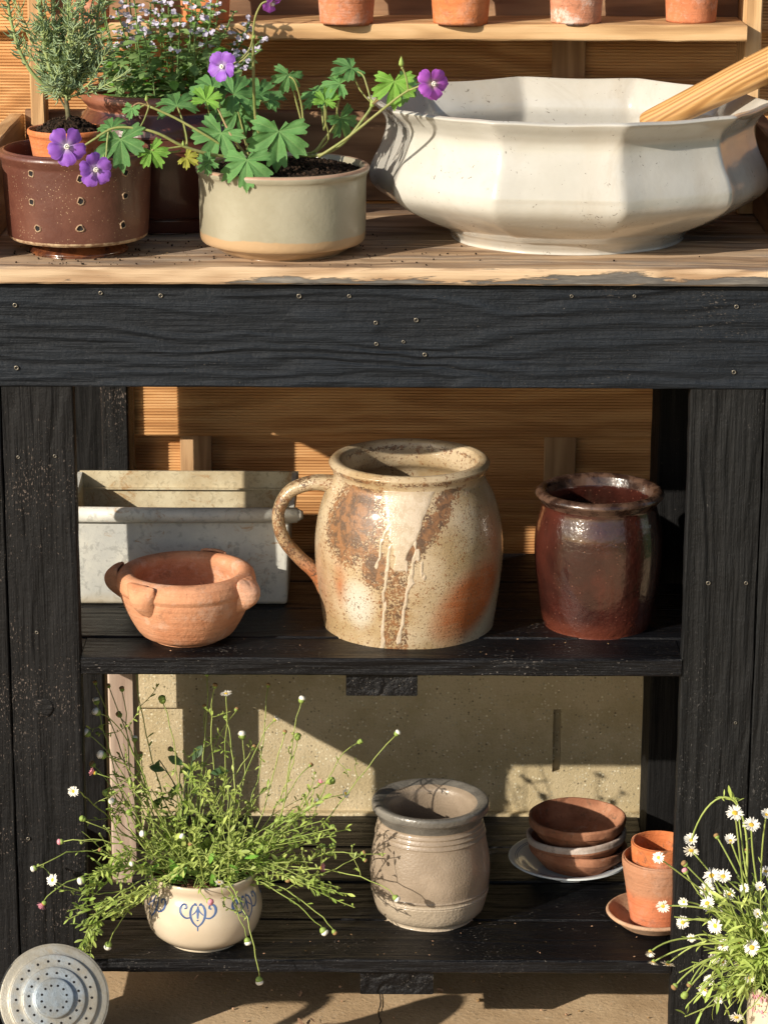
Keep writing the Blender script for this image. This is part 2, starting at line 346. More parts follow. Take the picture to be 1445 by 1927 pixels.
class MB:                                       # collects geometry for one mesh
    def __init__(s): s.v = []; s.f = []; s.mi = []
    def add(s, vs, fs, mi=0):
        b = len(s.v); s.v += [tuple(q) for q in vs]; s.f += [tuple(i + b for i in f) for f in fs]; s.mi += [mi] * len(fs)
    def tube(s, pts, r, n=6, mi=0, cap=True):
        pts = [Vector(p) for p in pts]; k = len(pts)
        rs = r if isinstance(r, (list, tuple)) else [r] * k
        vs, fs = [], []
        up = Vector((.31, .17, .93)).normalized()
        for i, p in enumerate(pts):
            t = (pts[min(i + 1, k - 1)] - pts[max(i - 1, 0)])
            if t.length < 1e-9: t = Vector((0, 0, 1))
            t.normalize(); a = t.cross(up)
            if a.length < .05: a = t.cross(Vector((1, 0, 0)))
            a.normalize(); b = t.cross(a)
            for j in range(n):
                w = 2 * math.pi * j / n
                vs.append(p + (a * math.cos(w) + b * math.sin(w)) * rs[i])
        for i in range(k - 1):
            for j in range(n):
                fs.append((i * n + j, i * n + (j + 1) % n, (i + 1) * n + (j + 1) % n, (i + 1) * n + j))
        if cap: fs += [tuple(range(n - 1, -1, -1)), tuple((k - 1) * n + j for j in range(n))]
        s.add(vs, fs, mi)
    def box(s, a, b, mi=0):
        x0, y0, z0 = a; x1, y1, z1 = b
        s.add([(x0,y0,z0),(x1,y0,z0),(x1,y1,z0),(x0,y1,z0),(x0,y0,z1),(x1,y0,z1),(x1,y1,z1),(x0,y1,z1)],
              [(0,3,2,1),(4,5,6,7),(0,1,5,4),(1,2,6,5),(2,3,7,6),(3,0,4,7)], mi)
    def leaf(s, p, d, nrm, L, w, mi=0, fold=.15, curl=.2):
        """small pointed leaf from p along d"""
        p = Vector(p); d = Vector(d).normalized(); side = d.cross(nrm)
        if side.length < .01: side = d.orthogonal()
        side.normalize(); up = side.cross(d)
        vs = [p]
        for t, ww in ((.25, .6), (.6, 1.), (.85, .6)):
            c = p + d * (L * t) - up * (curl * L * t * t)
            vs += [c - side * (w * ww / 2) + up * (fold * w * ww), c, c + side * (w * ww / 2) + up * (fold * w * ww)]
        vs.append(p + d * L - up * (curl * L))
        s.add(vs, [(0, 2, 1), (0, 3, 2), (1, 2, 5, 4), (2, 3, 6, 5), (4, 5, 8, 7), (5, 6, 9, 8), (7, 8, 10), (8, 9, 10)], mi)
    def blob(s, c, r, seed=0, mi=0, k=.35, sz=1):
        c = Vector(c); ph = (1 + 5 ** .5) / 2
        ico = [(-1,ph,0),(1,ph,0),(-1,-ph,0),(1,-ph,0),(0,-1,ph),(0,1,ph),(0,-1,-ph),(0,1,-ph),(ph,0,-1),(ph,0,1),(-ph,0,-1),(-ph,0,1)]
        fs = [(0,11,5),(0,5,1),(0,1,7),(0,7,10),(0,10,11),(1,5,9),(5,11,4),(11,10,2),(10,7,6),(7,1,8),(3,9,4),(3,4,2),(3,2,6),(3,6,8),(3,8,9),(4,9,5),(2,4,11),(6,2,10),(8,6,7),(9,8,1)]
        rr = random.Random(seed)
        s.add([c + Vector((q[0], q[1], q[2] * sz)).normalized() * r * (1 + k * (rr.random() - .5)) for q in ico], fs, mi)
    def make(s, name, mat, parent=None, **k):
        return mesh(name, s.v, s.f, mat, parent, mi=s.mi if isinstance(mat, (list, tuple)) else None, **k)

def bez(a, b, c, d, n=10):
    a, b, c, d = map(Vector, (a, b, c, d)); o = []
    for i in range(n + 1):
        t = i / n; u = 1 - t
        o.append(a * u ** 3 + b * 3 * u * u * t + c * 3 * u * t * t + d * t ** 3)
    return o

def plank(name, x0, x1, y0, y1, z0, z1, axis, mat, parent, jit=.0006, bev=.0018, label=None, rough_side=0, seed=None):
    """a sawn board between two corners; its local X axis is the grain direction"""
    sx, sy, sz = x1 - x0, y1 - y0, z1 - z0
    if axis == 'X': L, w, t, rot = sx, sy, sz, (0, 0, 0)
    elif axis == 'Z': L, w, t, rot = sz, sy, sx, (0, -math.pi / 2, 0)
    else: L, w, t, rot = sy, sx, sz, (0, 0, math.pi / 2)
    sd_ = seed if seed is not None else random.random() * 50
    n = max(6, int(L / .012)); b = bev
    prof = [(-w/2+b, -t/2), (w/2-b, -t/2), (w/2, -t/2+b), (w/2, t/2-b), (w/2-b, t/2), (-w/2+b, t/2), (-w/2, t/2-b), (-w/2, -t/2+b)]
    vs, fs = [], []
    for i in range(n + 1):
        x = -L / 2 + L * i / n
        for j, (a, c) in enumerate(prof):
            q = mn.noise(Vector((x * 22 + sd_, j // 2 * 7.3, sd_))) + .6 * mn.noise(Vector((x * 90 + sd_, j // 2 * 3.1, sd_)))
            q2 = mn.noise(Vector((x * 22 - sd_, j // 2 * 5.3 + 40, sd_)))
            k = jit * (1 + (rough_side if (c > 0 and rough_side > 0) or (c < 0 and rough_side < 0) else 0) * 1.0)
            vs.append((x, a + (jit * q2 if abs(a) > 0 else 0), c + abs(k) * q))
    for i in range(n):
        for j in range(8):
            fs.append((i * 8 + j, i * 8 + (j + 1) % 8, (i + 1) * 8 + (j + 1) % 8, (i + 1) * 8 + j))
    fs += [tuple(range(7, -1, -1)), tuple(n * 8 + j for j in range(8))]
    fs = [f[::-1] for f in fs]
    return mesh(name, vs, fs, mat, parent, ((x0+x1)/2, (y0+y1)/2, (z0+z1)/2), rot, smooth=False, label=label)

def smooth_prof(pts, k=4):
    out = []
    n = len(pts)
    for i in range(n - 1):
        p0 = Vector(pts[max(i-1, 0)]); p1 = Vector(pts[i]); p2 = Vector(pts[i+1]); p3 = Vector(pts[min(i+2, n-1)])
        if (p2 - p1).length < 1e-7: continue
        if (p0 - p1).length < 1e-7: p0 = p1
        seg = max(1, k)
        for j in range(seg):
            t = j / seg
            q = .5 * ((2 * p1) + (-p0 + p2) * t + (2*p0 - 5*p1 + 4*p2 - p3) * t * t + (-p0 + 3*p1 - 3*p2 + p3) * t ** 3)
            out.append((max(q.x, 0), q.y))
    out.append(tuple(pts[-1])); return out

def lathe_geo(prof, seg=96, wob=.0, wf=3, seed=0, shape=None):
    vs, fs = [], []
    for i, (r, z) in enumerate(prof):
        for j in range(seg):
            a = 2 * math.pi * j / seg
            k = 1 + wob * mn.noise(Vector((math.cos(a) * wf * .5, math.sin(a) * wf * .5, z * 12 + seed)))
            dz = wob * .25 * r * mn.noise(Vector((math.cos(a) * wf * .6, math.sin(a) * wf * .6, z * 10 + seed + 9)))
            p = (r * k * math.sin(a), -r * k * math.cos(a), z + dz)
            if shape: p = shape(a, r * k, z + dz, i)
            vs.append(p)
    for i in range(len(prof) - 1):
        for j in range(seg):
            fs.append((i * seg + j, i * seg + (j + 1) % seg, (i + 1) * seg + (j + 1) % seg, (i + 1) * seg + j))
    return vs, fs
def lathe(name, prof, mat, parent, k=3, seg=96, wob=.006, wf=3, seed=0, mi_fn=None, shape=None, smoothp=True, **kw):
    p = smooth_prof(prof, k) if smoothp else prof
    vs, fs = lathe_geo(p, seg, wob, wf, seed, shape)
    mi = None
    if mi_fn:
        mi = []
        for i in range(len(p) - 1):
            m_ = mi_fn(i / (len(p) - 1), (p[i][0] + p[i+1][0]) / 2, (p[i][1] + p[i+1][1]) / 2, p[i][0] if False else i)
            mi += [m_] * seg
    return mesh(name, vs, fs, mat, parent, mi=mi, **kw)

def silh(cx, Y, z0, pts):
    """outline (half width px, row px) read off at the side of a round vessel -> (radius, height)"""
    o = []
    for hw, py in pts:
        p = at(cx, py, Y); o.append((hw * mpp(p), p.z - z0))
    return o

ZT, ZM, ZL, ZG = .860, .4545, .1195, 0.0        # worktop, middle shelf, lower shelf, ground
YF, YR = .428, .451                             # fence: front boards, recessed boards

# ---------------------------------------------------------------- ground
def sheet(name, x0, x1, y0, y1, z, mat, n=1, amp=0):
    vs, fs = [], []
    for i in range(n + 1):
        for j in range(n + 1):
            x = x0 + (x1 - x0) * i / n; y = y0 + (y1 - y0) * j / n
            vs.append((x, y, z + amp * mn.noise(Vector((x * 9, y * 9, 0)))))
    for i in range(n):
        for j in range(n):
            a = i * (n + 1) + j; fs.append((a, a + n + 1, a + n + 2, a + 1))
    return mesh(name, vs, fs, mat)
tag(sheet('lawn', -60, 60, -60, 60, -.02, M['lawn']), kind='structure')
gr = tag(sheet('concrete_path', -2.2, 2.2, -3.6, .9, 0, M['ground'], 90, .0015), kind='structure')
def crack(px, y0, y1):
    pts = []
    for i in range(16):
        p = on(px + 9 * mn.noise(Vector((i * .7, 3, 1))) - i * .3, y0 + (y1 - y0) * i / 15, .0022); pts.append(p)
    vs, fs = [], []
    for i, p in enumerate(pts):
        w = .0006 + .0006 * abs(mn.noise(Vector((i * 1.3, 0, 5))))
        vs += [p - Vector((w, 0, 0)), p + Vector((w, 0, 0))]
    for i in range(15): fs.append((2*i, 2*i+1, 2*i+3, 2*i+2))
    return mesh('crack', vs, fs, M['hole'], gr, smooth=False)
crack(716, 1845, 1990)

# ---------------------------------------------------------------- fence behind the bench
fence = thing('slatted_fence', 'brown timber fence of grooved horizontal boards behind the black bench', 'fence', (0, YF, 0))
def grooved(x0, x1, Y, z0, z1, mat, T=.014, label=None):
    """deck board with fine horizontal ridges; ridge profile swept along local X"""
    H = z1 - z0; pitch = .00335; k = max(3, int((H - .004) / pitch)); pitch = (H - .004) / k
    prof = [(T/2, -H/2), (-T/2 + .002, -H/2), (-T/2, -H/2 + .002)]
    z = -H/2 + .002
    for i in range(k):
        prof += [(-T/2, z + pitch * .08), (-T/2, z + pitch * .62), (-T/2 + .0018, z + pitch * .72), (-T/2 + .0018, z + pitch * .95)]
        z += pitch
    prof += [(-T/2, H/2 - .002), (-T/2 + .002, H/2), (T/2, H/2)]
    n = int((x1 - x0) / .06); L = x1 - x0; m_ = len(prof); sdv = random.random() * 99
    vs, fs = [], []
    for i in range(n + 1):
        x = -L/2 + L * i / n
        dz = .0008 * mn.noise(Vector((x * 5, sdv, 0)))
        for a, c in prof: vs.append((x, a, c + dz))
    for i in range(n):
        for j in range(m_ - 1):
            fs.append((i*m_ + j, i*m_ + j + 1, (i+1)*m_ + j + 1, (i+1)*m_ + j))
        fs.append((i*m_ + m_ - 1, i*m_, (i+1)*m_, (i+1)*m_ + m_ - 1))
    fs += [tuple(range(m_ - 1, -1, -1)), tuple(n*m_ + j for j in range(m_))]
    o = mesh('board', vs, [f[::-1] for f in fs], mat, fence, ((x0+x1)/2, Y + T/2 - YF, (z0+z1)/2), smooth=False)
    if label: o['label'] = label
    return o
zf = lambda py, Y=YF: at(722, py, Y).z
XL, XR = -.86, .86
boards = [(zf(1047), zf(942), YF), (zf(936, YR), zf(800, YR), YR), (zf(822), zf(700), YF), ]
grooved(XL, XR, YF, zf(1047), zf(942), M['fence'])
grooved(XL, XR, YR, zf(938, YR), zf(810, YR), M['fence'])
grooved(XL, XR, YF, zf(822), zf(708), M['fence'])
# boards between worktop level and the top
z = zf(708) - 0.0
zb = [(zf(470), zf(352), YF), (zf(262), zf(147), YF), (zf(62), zf(-60), YF)]
for a, b, y in zb: grooved(XL, XR, y, a, b, M['fence'])
zr = [(zf(715, YR), zf(460, YR)), (zf(360, YR), zf(255, YR)), (zf(153, YR), zf(56, YR)), (zf(-55, YR), zf(-160, YR))]
for a, b in zr: grooved(XL, XR, YR, a, b, M['fence'])
grooved(XL, XR, YF, zf(-155), zf(-280), M['fence']); grooved(XL, XR, YR, zf(-275), zf(-400), M['fence'])
# low boards near the ground seen between trough and jar
grooved(XL, XR, YR, zf(1160, YR), zf(1088, YR), M['fence'])
grooved(XL, XR, YF, zf(1250), zf(1150), M['fence'])
for px in (369, 1054):
    xx = at(px, 850, YF + .010).x
    b0 = plank('batten', xx - .0185, xx + .0185, YF + .0145, YR - .0005, .02, 1.58, 'Z', M['batten'], fence, bev=.001, jit=.0001)
    b0.location.y -= YF
for xx in (XL - .05, XR + .05):
    b0 = plank('post', xx - .045, xx + .045, YF - .02, YF + .07, 0, 1.62, 'Z', M['hutch'], fence); b0.location.y -= YF
for xx in (-.353,):
    b0 = plank('post', at(60, 850, YF - .014).x, at(246, 850, YF-.014).x + .001, YF - .014, YF - .002, .0, .80, 'Z', M['deep'], fence, label='black board filling the dark gap beside the left rear leg'); b0.location.y -= YF  # near black board added to fill the dark gap by the rear leg
# things join the empty's frame
# ---------------------------------------------------------------- concrete gravel panel at the fence foot
YP = .405
pan = thing('gravel_board', 'pebbly concrete panel standing below the fence behind the lower shelf', 'concrete panel', (0, YP, 0))
zp = lambda py: at(722, py, YP).z
zt_, zl_, zb_ = .44, zp(1335), zp(1529)
sx0, sx1 = at(1040, 1400, YP).x, at(1055, 1400, YP).x
st_, sb_ = zp(1340), zp(1455)
mb = MB()
mb.box((-.9, 0, zl_), (.9, .016, zt_))                              # upper band, proud
mb.box((-.9, -.004, 0), (.9, .016, zb_))
p_ = mb.make('panel', M['gravel'], pan, smooth=False)
bv = p_.modifiers.new('bevel', 'BEVEL'); bv.width = .0022; bv.segments = 2; bv.limit_method = 'ANGLE'
mb = MB(); mb.box((-.9, .006, zb_), (sx0, .0158, zl_)); mb.box((sx1, .006, zb_), (.9, .0158, zl_)); mb.box((sx0, .006, zb_), (sx1, .0158, sb_))
mb.make('recessed_face', M['gravel'], pan, smooth=False)
mb = MB(); mb.box((sx0 - .003, .0165, sb_ - .003), (sx1 + .003, .0175, zl_ + .003)); mb.make('slot_back', M['gravel'], pan, smooth=False)

# ---------------------------------------------------------------- the bench
bench = thing('potting_bench', 'black painted timber potting bench with bare worktop, two shelves and a raised pot rack', 'potting bench')
B = bench
zat = lambda px, py, Y: at(px, py, Y).z
za = zat(722, 730, 0)                          # lower edge of the apron
# worktop boards
plank('worktop_board', -.425, .425, -.012, .139, ZT - .0165, ZT, 'X', M['worktop'], B, .0008, .002)
plank('worktop_board', -.425, .425, .141, .262, ZT - .018, ZT - .0006, 'X', M['worktop'], B, .0006)
plank('worktop_board', -.425, .425, .2645, .372, ZT - .018, ZT - .001, 'X', M['worktop'], B, .0006)
# aprons
plank('apron', -.4085, .402, 0, .022, za, ZT - .0185, 'X', M['apron'], B, .0005, .0015, seed=3.3)
plank('side_apron', -.4080, -.386, .0225, .38, za + .0, ZT - .0185, 'Y', M['deep'], B)
plank('side_apron', .385, .407, .0225, .38, za, ZT - .0185, 'Y', M['deep'], B)
# legs
xl1 = at(147, 760, .001).x; xl1b = at(166, 1830, .001).x
zlt = za - .0005
plank('leg', -.3795, -.308, .003, .022, ZG, zlt, 'Z', M['leg'], B, .0007, .0012, seed=1.0)
plank('leg', -.4080, -.3806, .0012, .058, ZG, zlt, 'Z', M['leg'], B, .0004, .0012, seed=2.0)
rl0 = at(1311, 760, 0).x; rlg = at(1437, 900, 0).x
plank('leg', .3035, .3765, .003, .022, ZG, zlt, 'Z', M['leg_r'], B, .0013, .0012, rough_side=-2.0, seed=8.0)
plank('leg', .3776, .410, .0012, .058, ZG, zlt, 'Z', M['leg_r'], B, .0006, .0012, seed=9.0)
# rear legs
plank('rear_leg', -.3113, -.2815, .2905, .3640, .4405, ZT - .02, 'Z', M['leg'], B, .0003, seed=5)
plank('rear_leg', -.3113, -.2815, .289, .3460, ZG, .4395, 'Z', M['pale_timber'], B, .0003, seed=6, label='paler lower part of the rear leg')  # lower length given a paler colour than the black upper one
plank('rear_leg', .3030, .345, .300, .3860, ZG, ZT - .02, 'Z', M['deep'], B)
plank('filler_panel', .3465, .372, .10, .386, ZG + .03, ZT - .03, 'Z', M['deep'], B)  # black panel added so the gap beside the right leg reads dark
plank('filler_panel', -.372, -.326, .387, .397, ZG + .02, .434, 'Z', M['deep'], B)  # black panel added to darken the gap left of the pale rear leg
plank('back_rail', .02, .345, .387, .400, zat(722, 1140, .387), zat(722, 1052, .387), 'X', M['deep'], B)
# shelf rails and centre blocks
for x0, x1 in ((-.4075, -.3655), (.3455, .365)):
    plank('shelf_rail', x0, x1, .060, .375, .4365 - .040, ZM - .002, 'Y', M['deep'], B)
    plank('shelf_rail', x0, x1, .060, .375, .105 - .040, ZL - .002, 'Y', M['deep'], B)
def block(px0, px1, py0, py1, top):
    a = at(px0, py1, .012); b = at(px1, py1, .012)
    plank('shelf_block', a.x, b.x, .012, .36, a.z, top, 'Y', M['shelf'], B, .0004, .001)
block(651, 785, 1275, 1309, .4355); block(678, 815, 1837, 1871, .104)
# middle shelf boards
ms = [(0.002, .066), (.0672, .163), (.166, .262), (.265, .375)]
for zz_, hh_ in ((ZM, .0185), (ZL, .0148)):  # filler pieces behind the legs, added to stop stray streaks of sun
    yb_ = .0655 if zz_ == ZM else .1025
    plank('shelf_board', -.3655, -.3085, .0235, yb_, zz_ - hh_, zz_ - .0003, 'X', M['shelf'], B)
    plank('shelf_board', .3042, .345, .0235, yb_, zz_ - hh_, zz_ - .0003, 'X', M['shelf'], B)
for i, (a, b) in enumerate(ms):
    x0, x1 = (-.3075, .3032) if i == 0 else (-.365, .345)
    x1 = .3025 if i in (2, 3) and b > .29 else x1
    x0 = -.281 if b > .29 else x0
    x1 = .302 if b > .29 else x1
    plank('shelf_board', x0, x1, a, b, ZM - .0185, ZM + (.0 if i == 0 else (.0012 if i == 1 else 0)), 'X', M['shelf'], B, .0006, .0015, seed=20 + i)
ls = [(0.002, .103), (.1055, .203), (.2065, .303), (.3065, .400)]
for i, (a, b) in enumerate(ls):
    x0, x1 = (-.3075, .3032) if i == 0 else (-.365, .345)
    if b > .29: x0, x1 = -.281, .302
    if i == 2: x0, x1 = -.281, .302
    plank('shelf_board', x0, x1, a, b, ZL - .0148, ZL + (.0008 if i == 2 else 0), 'X', M['shelf'], B, .0006, .0015, seed=30 + i)
plank('back_rail', -.281, .302, .394, .4005, .1205, zat(722, 1556, .394), 'X', M['deep'], B) if False else None
# raised rack on top
zbk = zat(722, 211, .372)
plank('rack_back_board', -.395, .3955, .3735, .390, ZT + .0005, zbk, 'X', M['hutch_brown'], B, .0006)
zsb = zat(40, 216, .36)
plank('rack_side_board', -.413, -.3955, .02, .372, ZT + .0005, zsb, 'Y', M['hutch'], B, .0006)
plank('rack_side_board', .3965, .414, .10, .372, ZT + .0005, zbk - .0, 'Y', M['hutch_brown'], B, .0006)
ys0, ys1 = .268, .362
zs = zat(900, 46, ys0); zsbm = zat(900, 76, ys0)
plank('rack_shelf', at(84, 60, ys0).x, at(1405, 60, ys0).x, ys0, ys1, zsbm, zs, 'X', M['hutch'], B, .0009, .0015, seed=44)
plank('rack_back_board', -.362, .380, .3625, .372, zsbm - .002, zs + .115, 'X', M['hutch_brown'], B)
# side uprights, narrow edge to the front
plank('rack_upright', at(49, 200, .30).x, at(77, 200, .30).x, .340, .3715, ZT + .001, ZT + .46, 'Z', M['hutch'], B)
plank('rack_upright', at(1399, 100, .30).x, at(1432, 100, .30).x, .302, .3715, ZT + .001, ZT + .46, 'Z', M['hutch'], B)
plank('rack_shelf', at(80, 60, ys0).x, at(1405, 60, ys0).x, ys0, ys1, zs + .125, zs + .140, 'X', M['hutch'], B)
kv, kf = lathe_geo([(0, .0012), (.002, .0009), (.0035, .0014), (.0055, .0010), (.0075, .0015), (.0092, .0012), (.0102, 0)], 40, .12, 4, 2)
mesh('knot', kv, kf, M['leg'], B, at(84, 1332, .0032), (R(90), 0, 0))
# screws
sv, sf = lathe_geo([(0, .0002), (.0010, .0002), (.0014, .0008), (.0021, .0009), (.0024, 0)], 12)
scr0 = None
spots = [(29,574,0),(190,551,0),(303,556,0),(563,557,0),(657,557,0),(1075,557,0),(1193,557,0),(1385,577,0),(32,692,0),(1380,700,0),
         (707,607,0),(783,602,0),(708,647,0),(759,643,0),(799,667,0),(1332,1097,.003),(1403,1097,.003),(1383,1360,.003),(70,1190,.003),(35,860,.003),(104,858,.003),(54,1578,.003),(1385,1808,.003),(1318,1808,.003)]
for px, py, Y in spots:
    p = at(px, py, Y - .0006)
    if scr0 is None:
        scr0 = mesh('screw', sv, sf, [M['hole'], M['screw']], B, p, (R(90), 0, 0), mi=[0]*12 + [0]*12 + [1]*12 + [0]*12)
    else: again(scr0, B, p, (R(90), random.random() * 6, 0), random.uniform(.75, 1.1))

# ---------------------------------------------------------------- vessels
def base_at(cx, py_front, z, hw):
    """centre of a round foot whose nearest point shows at row py_front and whose half width is hw px"""
    p = on(cx, py_front, z); r = hw * mpp(p)
    for _ in range(3):
        q = Vector((p.x, p.y + r, z)); r = hw * mpp(q)
    return Vector((at(cx, py_front, p.y + r).x, p.y + r, z)), r

def vessel(name, label, cat, c, group=None): return thing(name, label, cat, c, group)

def soil(parent, r, z, mat, seed=1, hump=.006, name='soil', cx=0, cy=0):
    vs, fs = [], []; n = 30; m = 46
    for i in range(n + 1):
        rr = r * i / n
        for j in range(m):
            a = 2 * math.pi * j / m
            x, y = rr * math.cos(a), rr * math.sin(a)
            h = hump * (1 - (rr / r) ** 2) + .004 * mn.noise(Vector((x * 110, y * 110, seed))) + .0035 * mn.noise(Vector((x * 300, y * 300, seed)))
            vs.append((x + cx, y + cy, z + h))
    for i in range(n):
        for j in range(m): fs.append((i*m + j, i*m + (j+1) % m, (i+1)*m + (j+1) % m, (i+1)*m + j))
    o = mesh(name, vs, fs, mat, parent, smooth=False)
    mb = MB(); rr_ = random.Random(seed)
    for k in range(int(900 * (r / .07) ** 2)):
        a = rr_.random() * 6.28; q = r * .97 * math.sqrt(rr_.random())
        x, y = q * math.cos(a), q * math.sin(a)
        mb.blob((x + cx, y + cy, z + hump * (1 - (q / r) ** 2) + .001), rr_.uniform(.0006, .0022), k + seed * 1000, k=.8)
    c = mb.make('soil_crumbs', mat, parent, smooth=False); c['kind'] = 'stuff'
    return o

# --- small terracotta pots on the rack
def terra_pot(cx, py, hw, label, mat, group, top=1.16, H=.066, seed=0, z=None, rim=True):
    c, r = base_at(cx, py, z if z is not None else zs + .0012, hw)
    t = vessel('terracotta_pot', label, 'flower pot', c, group)
    R1 = r * top; b = H * .78
    pr = [(0, .001), (r * .8, .001), (r * .96, .0), (r, .0015), (r + (R1 - r) * .8, b), (r + (R1 - r) * .8, b), (R1 + .0018, b + .001), (R1 + .0028, b + .003), (R1 + .0036, H - .002), (R1 + .002, H), (R1 - .001, H), (R1 - .0028, H - .003), (r - .002, .006), (0, .005)]
    lathe('pot', pr, mat, t, 3, 72, .012, 3, seed, smoothp=True)
    lathe('soil_fill', [(0, H * .6), (R1 * .93, H * .6)], M['soil_dry'], t, 1, 40) if False else None
    return t
G1 = 'terracotta pots in a row on the rack shelf'
terra_pot(652, 45.5, 50, 'terracotta pot on the rack straight above the cream planter, smooth orange sides', M['terra_mid'], G1, seed=1)
terra_pot(866, 46, 51.5, 'brightest orange terracotta pot on the rack, above the left part of the white basin', M['terra_bright'], G1, seed=2)
terra_pot(1083, 45, 47, 'pink terracotta pot with white lime bloom on the rack shelf', M['terra_pink'], G1, top=1.13, seed=3)
terra_pot(1299, 42.5, 47, 'plain terracotta pot nearest the right upright of the rack', M['terra_mid'], G1, top=1.13, seed=4)
terra_pot(172, 43, 34, 'terracotta pot on the rack behind the grey green bushy plant', M['terra_mid'], G1, seed=5)
terra_pot(387, 43, 44, 'terracotta pot on the rack behind the lavender coloured catmint flowers', M['terra_bright'], G1, seed=6)

# --- brown colander with holes, small pot inside it
cC, rf = base_at(154, 488, ZT, 91); cC.x = at(147, 400, cC.y).x
YCc = cC.y; z0 = ZT
sil = silh(147, YCc, z0, [(146, 281), (146, 291), (140, 301), (139, 320), (137, 360), (134, 405), (131, 436), (128, 441)])
(r0, h0), *_ = sil
t = vessel('colander', 'round brown glazed stoneware colander with rows of holes on the left of the worktop', 'colander', cC)
wall = .0045
pr = [(0, .012), (sil[7][0] - .03, .010), (sil[7][0] - .006, sil[7][1] - .003), (sil[7][0], sil[7][1]), (sil[6][0] + .001, sil[6][1])]
hz = [sil[6][1] + (sil[2][1] - sil[6][1]) * k for k in (0, 1)]
# outer wall built as a grid so that real holes can be cut
holes_px = [(56,327),(56,381),(66,431),(152,338),(152,380),(153,432),(239,325),(241,369),(237,425)]
pr1 = sil[::-1][1:6] + sil[::-1][6:]
prof = [(0, .013), (sil[7][0] - .02, .0125), (sil[7][0] - .003, sil[7][1] - .0015), (sil[7][0], sil[7][1]), sil[6], sil[5], sil[4], sil[3], sil[2], sil[2], (sil[1][0] - .0005, sil[1][1]), (sil[0][0] + .0005, (sil[0][1] + sil[1][1]) / 2), (sil[0][0] - .001, sil[0][1] + .0005), (sil[0][0] - .004, sil[0][1] + .0005), (sil[0][0] - .007, sil[0][1] - .003), (sil[5][0] - .006, sil[5][1]), (sil[6][0] - .008, .019), (0, .019)]
body = lathe('body', prof, [M['colander'], M['colander_chip']], t, 4, 128, .004, 3, 3, mi_fn=lambda f, r, z, i: 1 if (sil[7][1] - .001 < z < sil[6][1] - .0008 and f < .5) else 0)
for hx, hy in holes_px:
    # direction of the hole round the wall
    best = None
    for k in range(-80, 81):
        a = R(k); 
        rr = .0765
        p = Vector((cC.x + rr * math.sin(a), cC.y - rr * math.cos(a), 0)); q = at(hx, hy, p.y)
        e = abs(q.x - p.x)
        if best is None or e < best[0]: best = (e, a, q.z)
    _, a, hzz = best
    zl = hzz - z0; rw = None
    for (ra, zaa), (rb, zbb) in zip(sil, sil[1:]):
        if zbb <= zl <= zaa: rw = rb + (ra - rb) * (zl - zbb) / (zaa - zbb)
    rw = rw or sil[4][0]
    n_ = Vector((math.sin(a), -math.cos(a), 0))
    pv, pf = lathe_geo([(0, .0008), (.0027, .0008), (.0030, .0013), (.0037, .0009), (.0042, -.0008)], 16, .35, 3, hx)
    h_ = mesh('hole', pv, pf, [M['hole'], M['colander_chip']], t, n_ * rw + Vector((0, 0, zl)), (R(90), 0, a), mi=[0]*16 + [1]*48)
lathe('foot', [(0, .0), (rf - .004, .0), (rf, .001), (rf + .001, .003), (rf - .004, .0095), (rf - .006, .0128)], M['colander_foot'], t, 3, 96)
# pot standing inside
cP = Vector((at(128, 262, cC.y + .012).x, cC.y + .012, ZT + .030))
tp = vessel('terracotta_pot', 'small orange terracotta pot of compost standing inside the brown colander', 'flower pot', cP)
s2 = silh(128, cP.y, cP.z, [(75, 243), (75, 250), (72, 256), (66, 290), (58, 340)])
prof = [(0, 0), (s2[4][0] - .004, 0), (s2[4][0] - .002, .001), s2[4] if s2[4][1] > .002 else (s2[4][0], .003), s2[3], s2[2], s2[1], (s2[0][0], s2[0][1]), (s2[0][0] - .002, s2[0][1] + .001), (s2[0][0] - .005, s2[0][1] - .004), (s2[3][0] - .004, s2[3][1]), (s2[4][0] - .006, .008), (0, .008)]
lathe('pot', prof, M['terra_bright'], tp, 3, 80, .01, 3, 5)
soil(tp, s2[0][0] - .0045, s2[0][1] - .006, M['soil'], 3, .017)
PLANT1 = (cP, s2[0][1] + .004)

# --- big brown jar behind
cB, rB = base_at(316, 441, ZT, 138)
cB.y = min(cB.y, .272)
t = vessel('brown_jar', 'tall dark red brown glazed jar behind the cream planter, holding the catmint', 'jar', cB)
sb = silh(316, cB.y, ZT, [(157, 172), (158, 182), (150, 192), (146, 199), (160, 222), (165, 255), (162, 320), (154, 380), (141, 420)])
r = [q[0] for q in sb]; zz = [q[1] for q in sb]
grv = []
def ridge(rr, z): return [(rr, z - .0016), (rr + .0011, z - .0005), (rr + .0011, z + .0005), (rr, z + .0016)]
prof = [(0, 0), (r[8] - .01, 0), (r[8] - .002, .001), (r[8], .006), (r[8] + .002, .014), (r[8] + .001, .0155), (r[7], zz[7]), (r[6], zz[6])] + ridge(r[5], zz[5] - .004) + ridge(r[5] - .0006, zz[5] + .009) + [(r[4], zz[4]), (r[3], zz[3]), (r[2], zz[2]), (r[1], zz[1]), (r[0], zz[0] + .001), (r[0] - .004, zz[0] + .0035), (r[0] - .010, zz[0] + .001), (r[3] - .012, zz[3]), (r[5] - .008, zz[5]), (r[7] - .008, zz[7]), (0, .01)]
lathe('body', prof, [M['oxblood'], M['oxblood_rim']], t, 4, 128, .003, 2, 8, mi_fn=lambda f, rr, z, i: 1 if z > zz[3] - .001 else 0)
soil(t, r[3] - .013, zz[3] - .006, M['soil'], 5, .005)
JARB = (cB, zz[0])

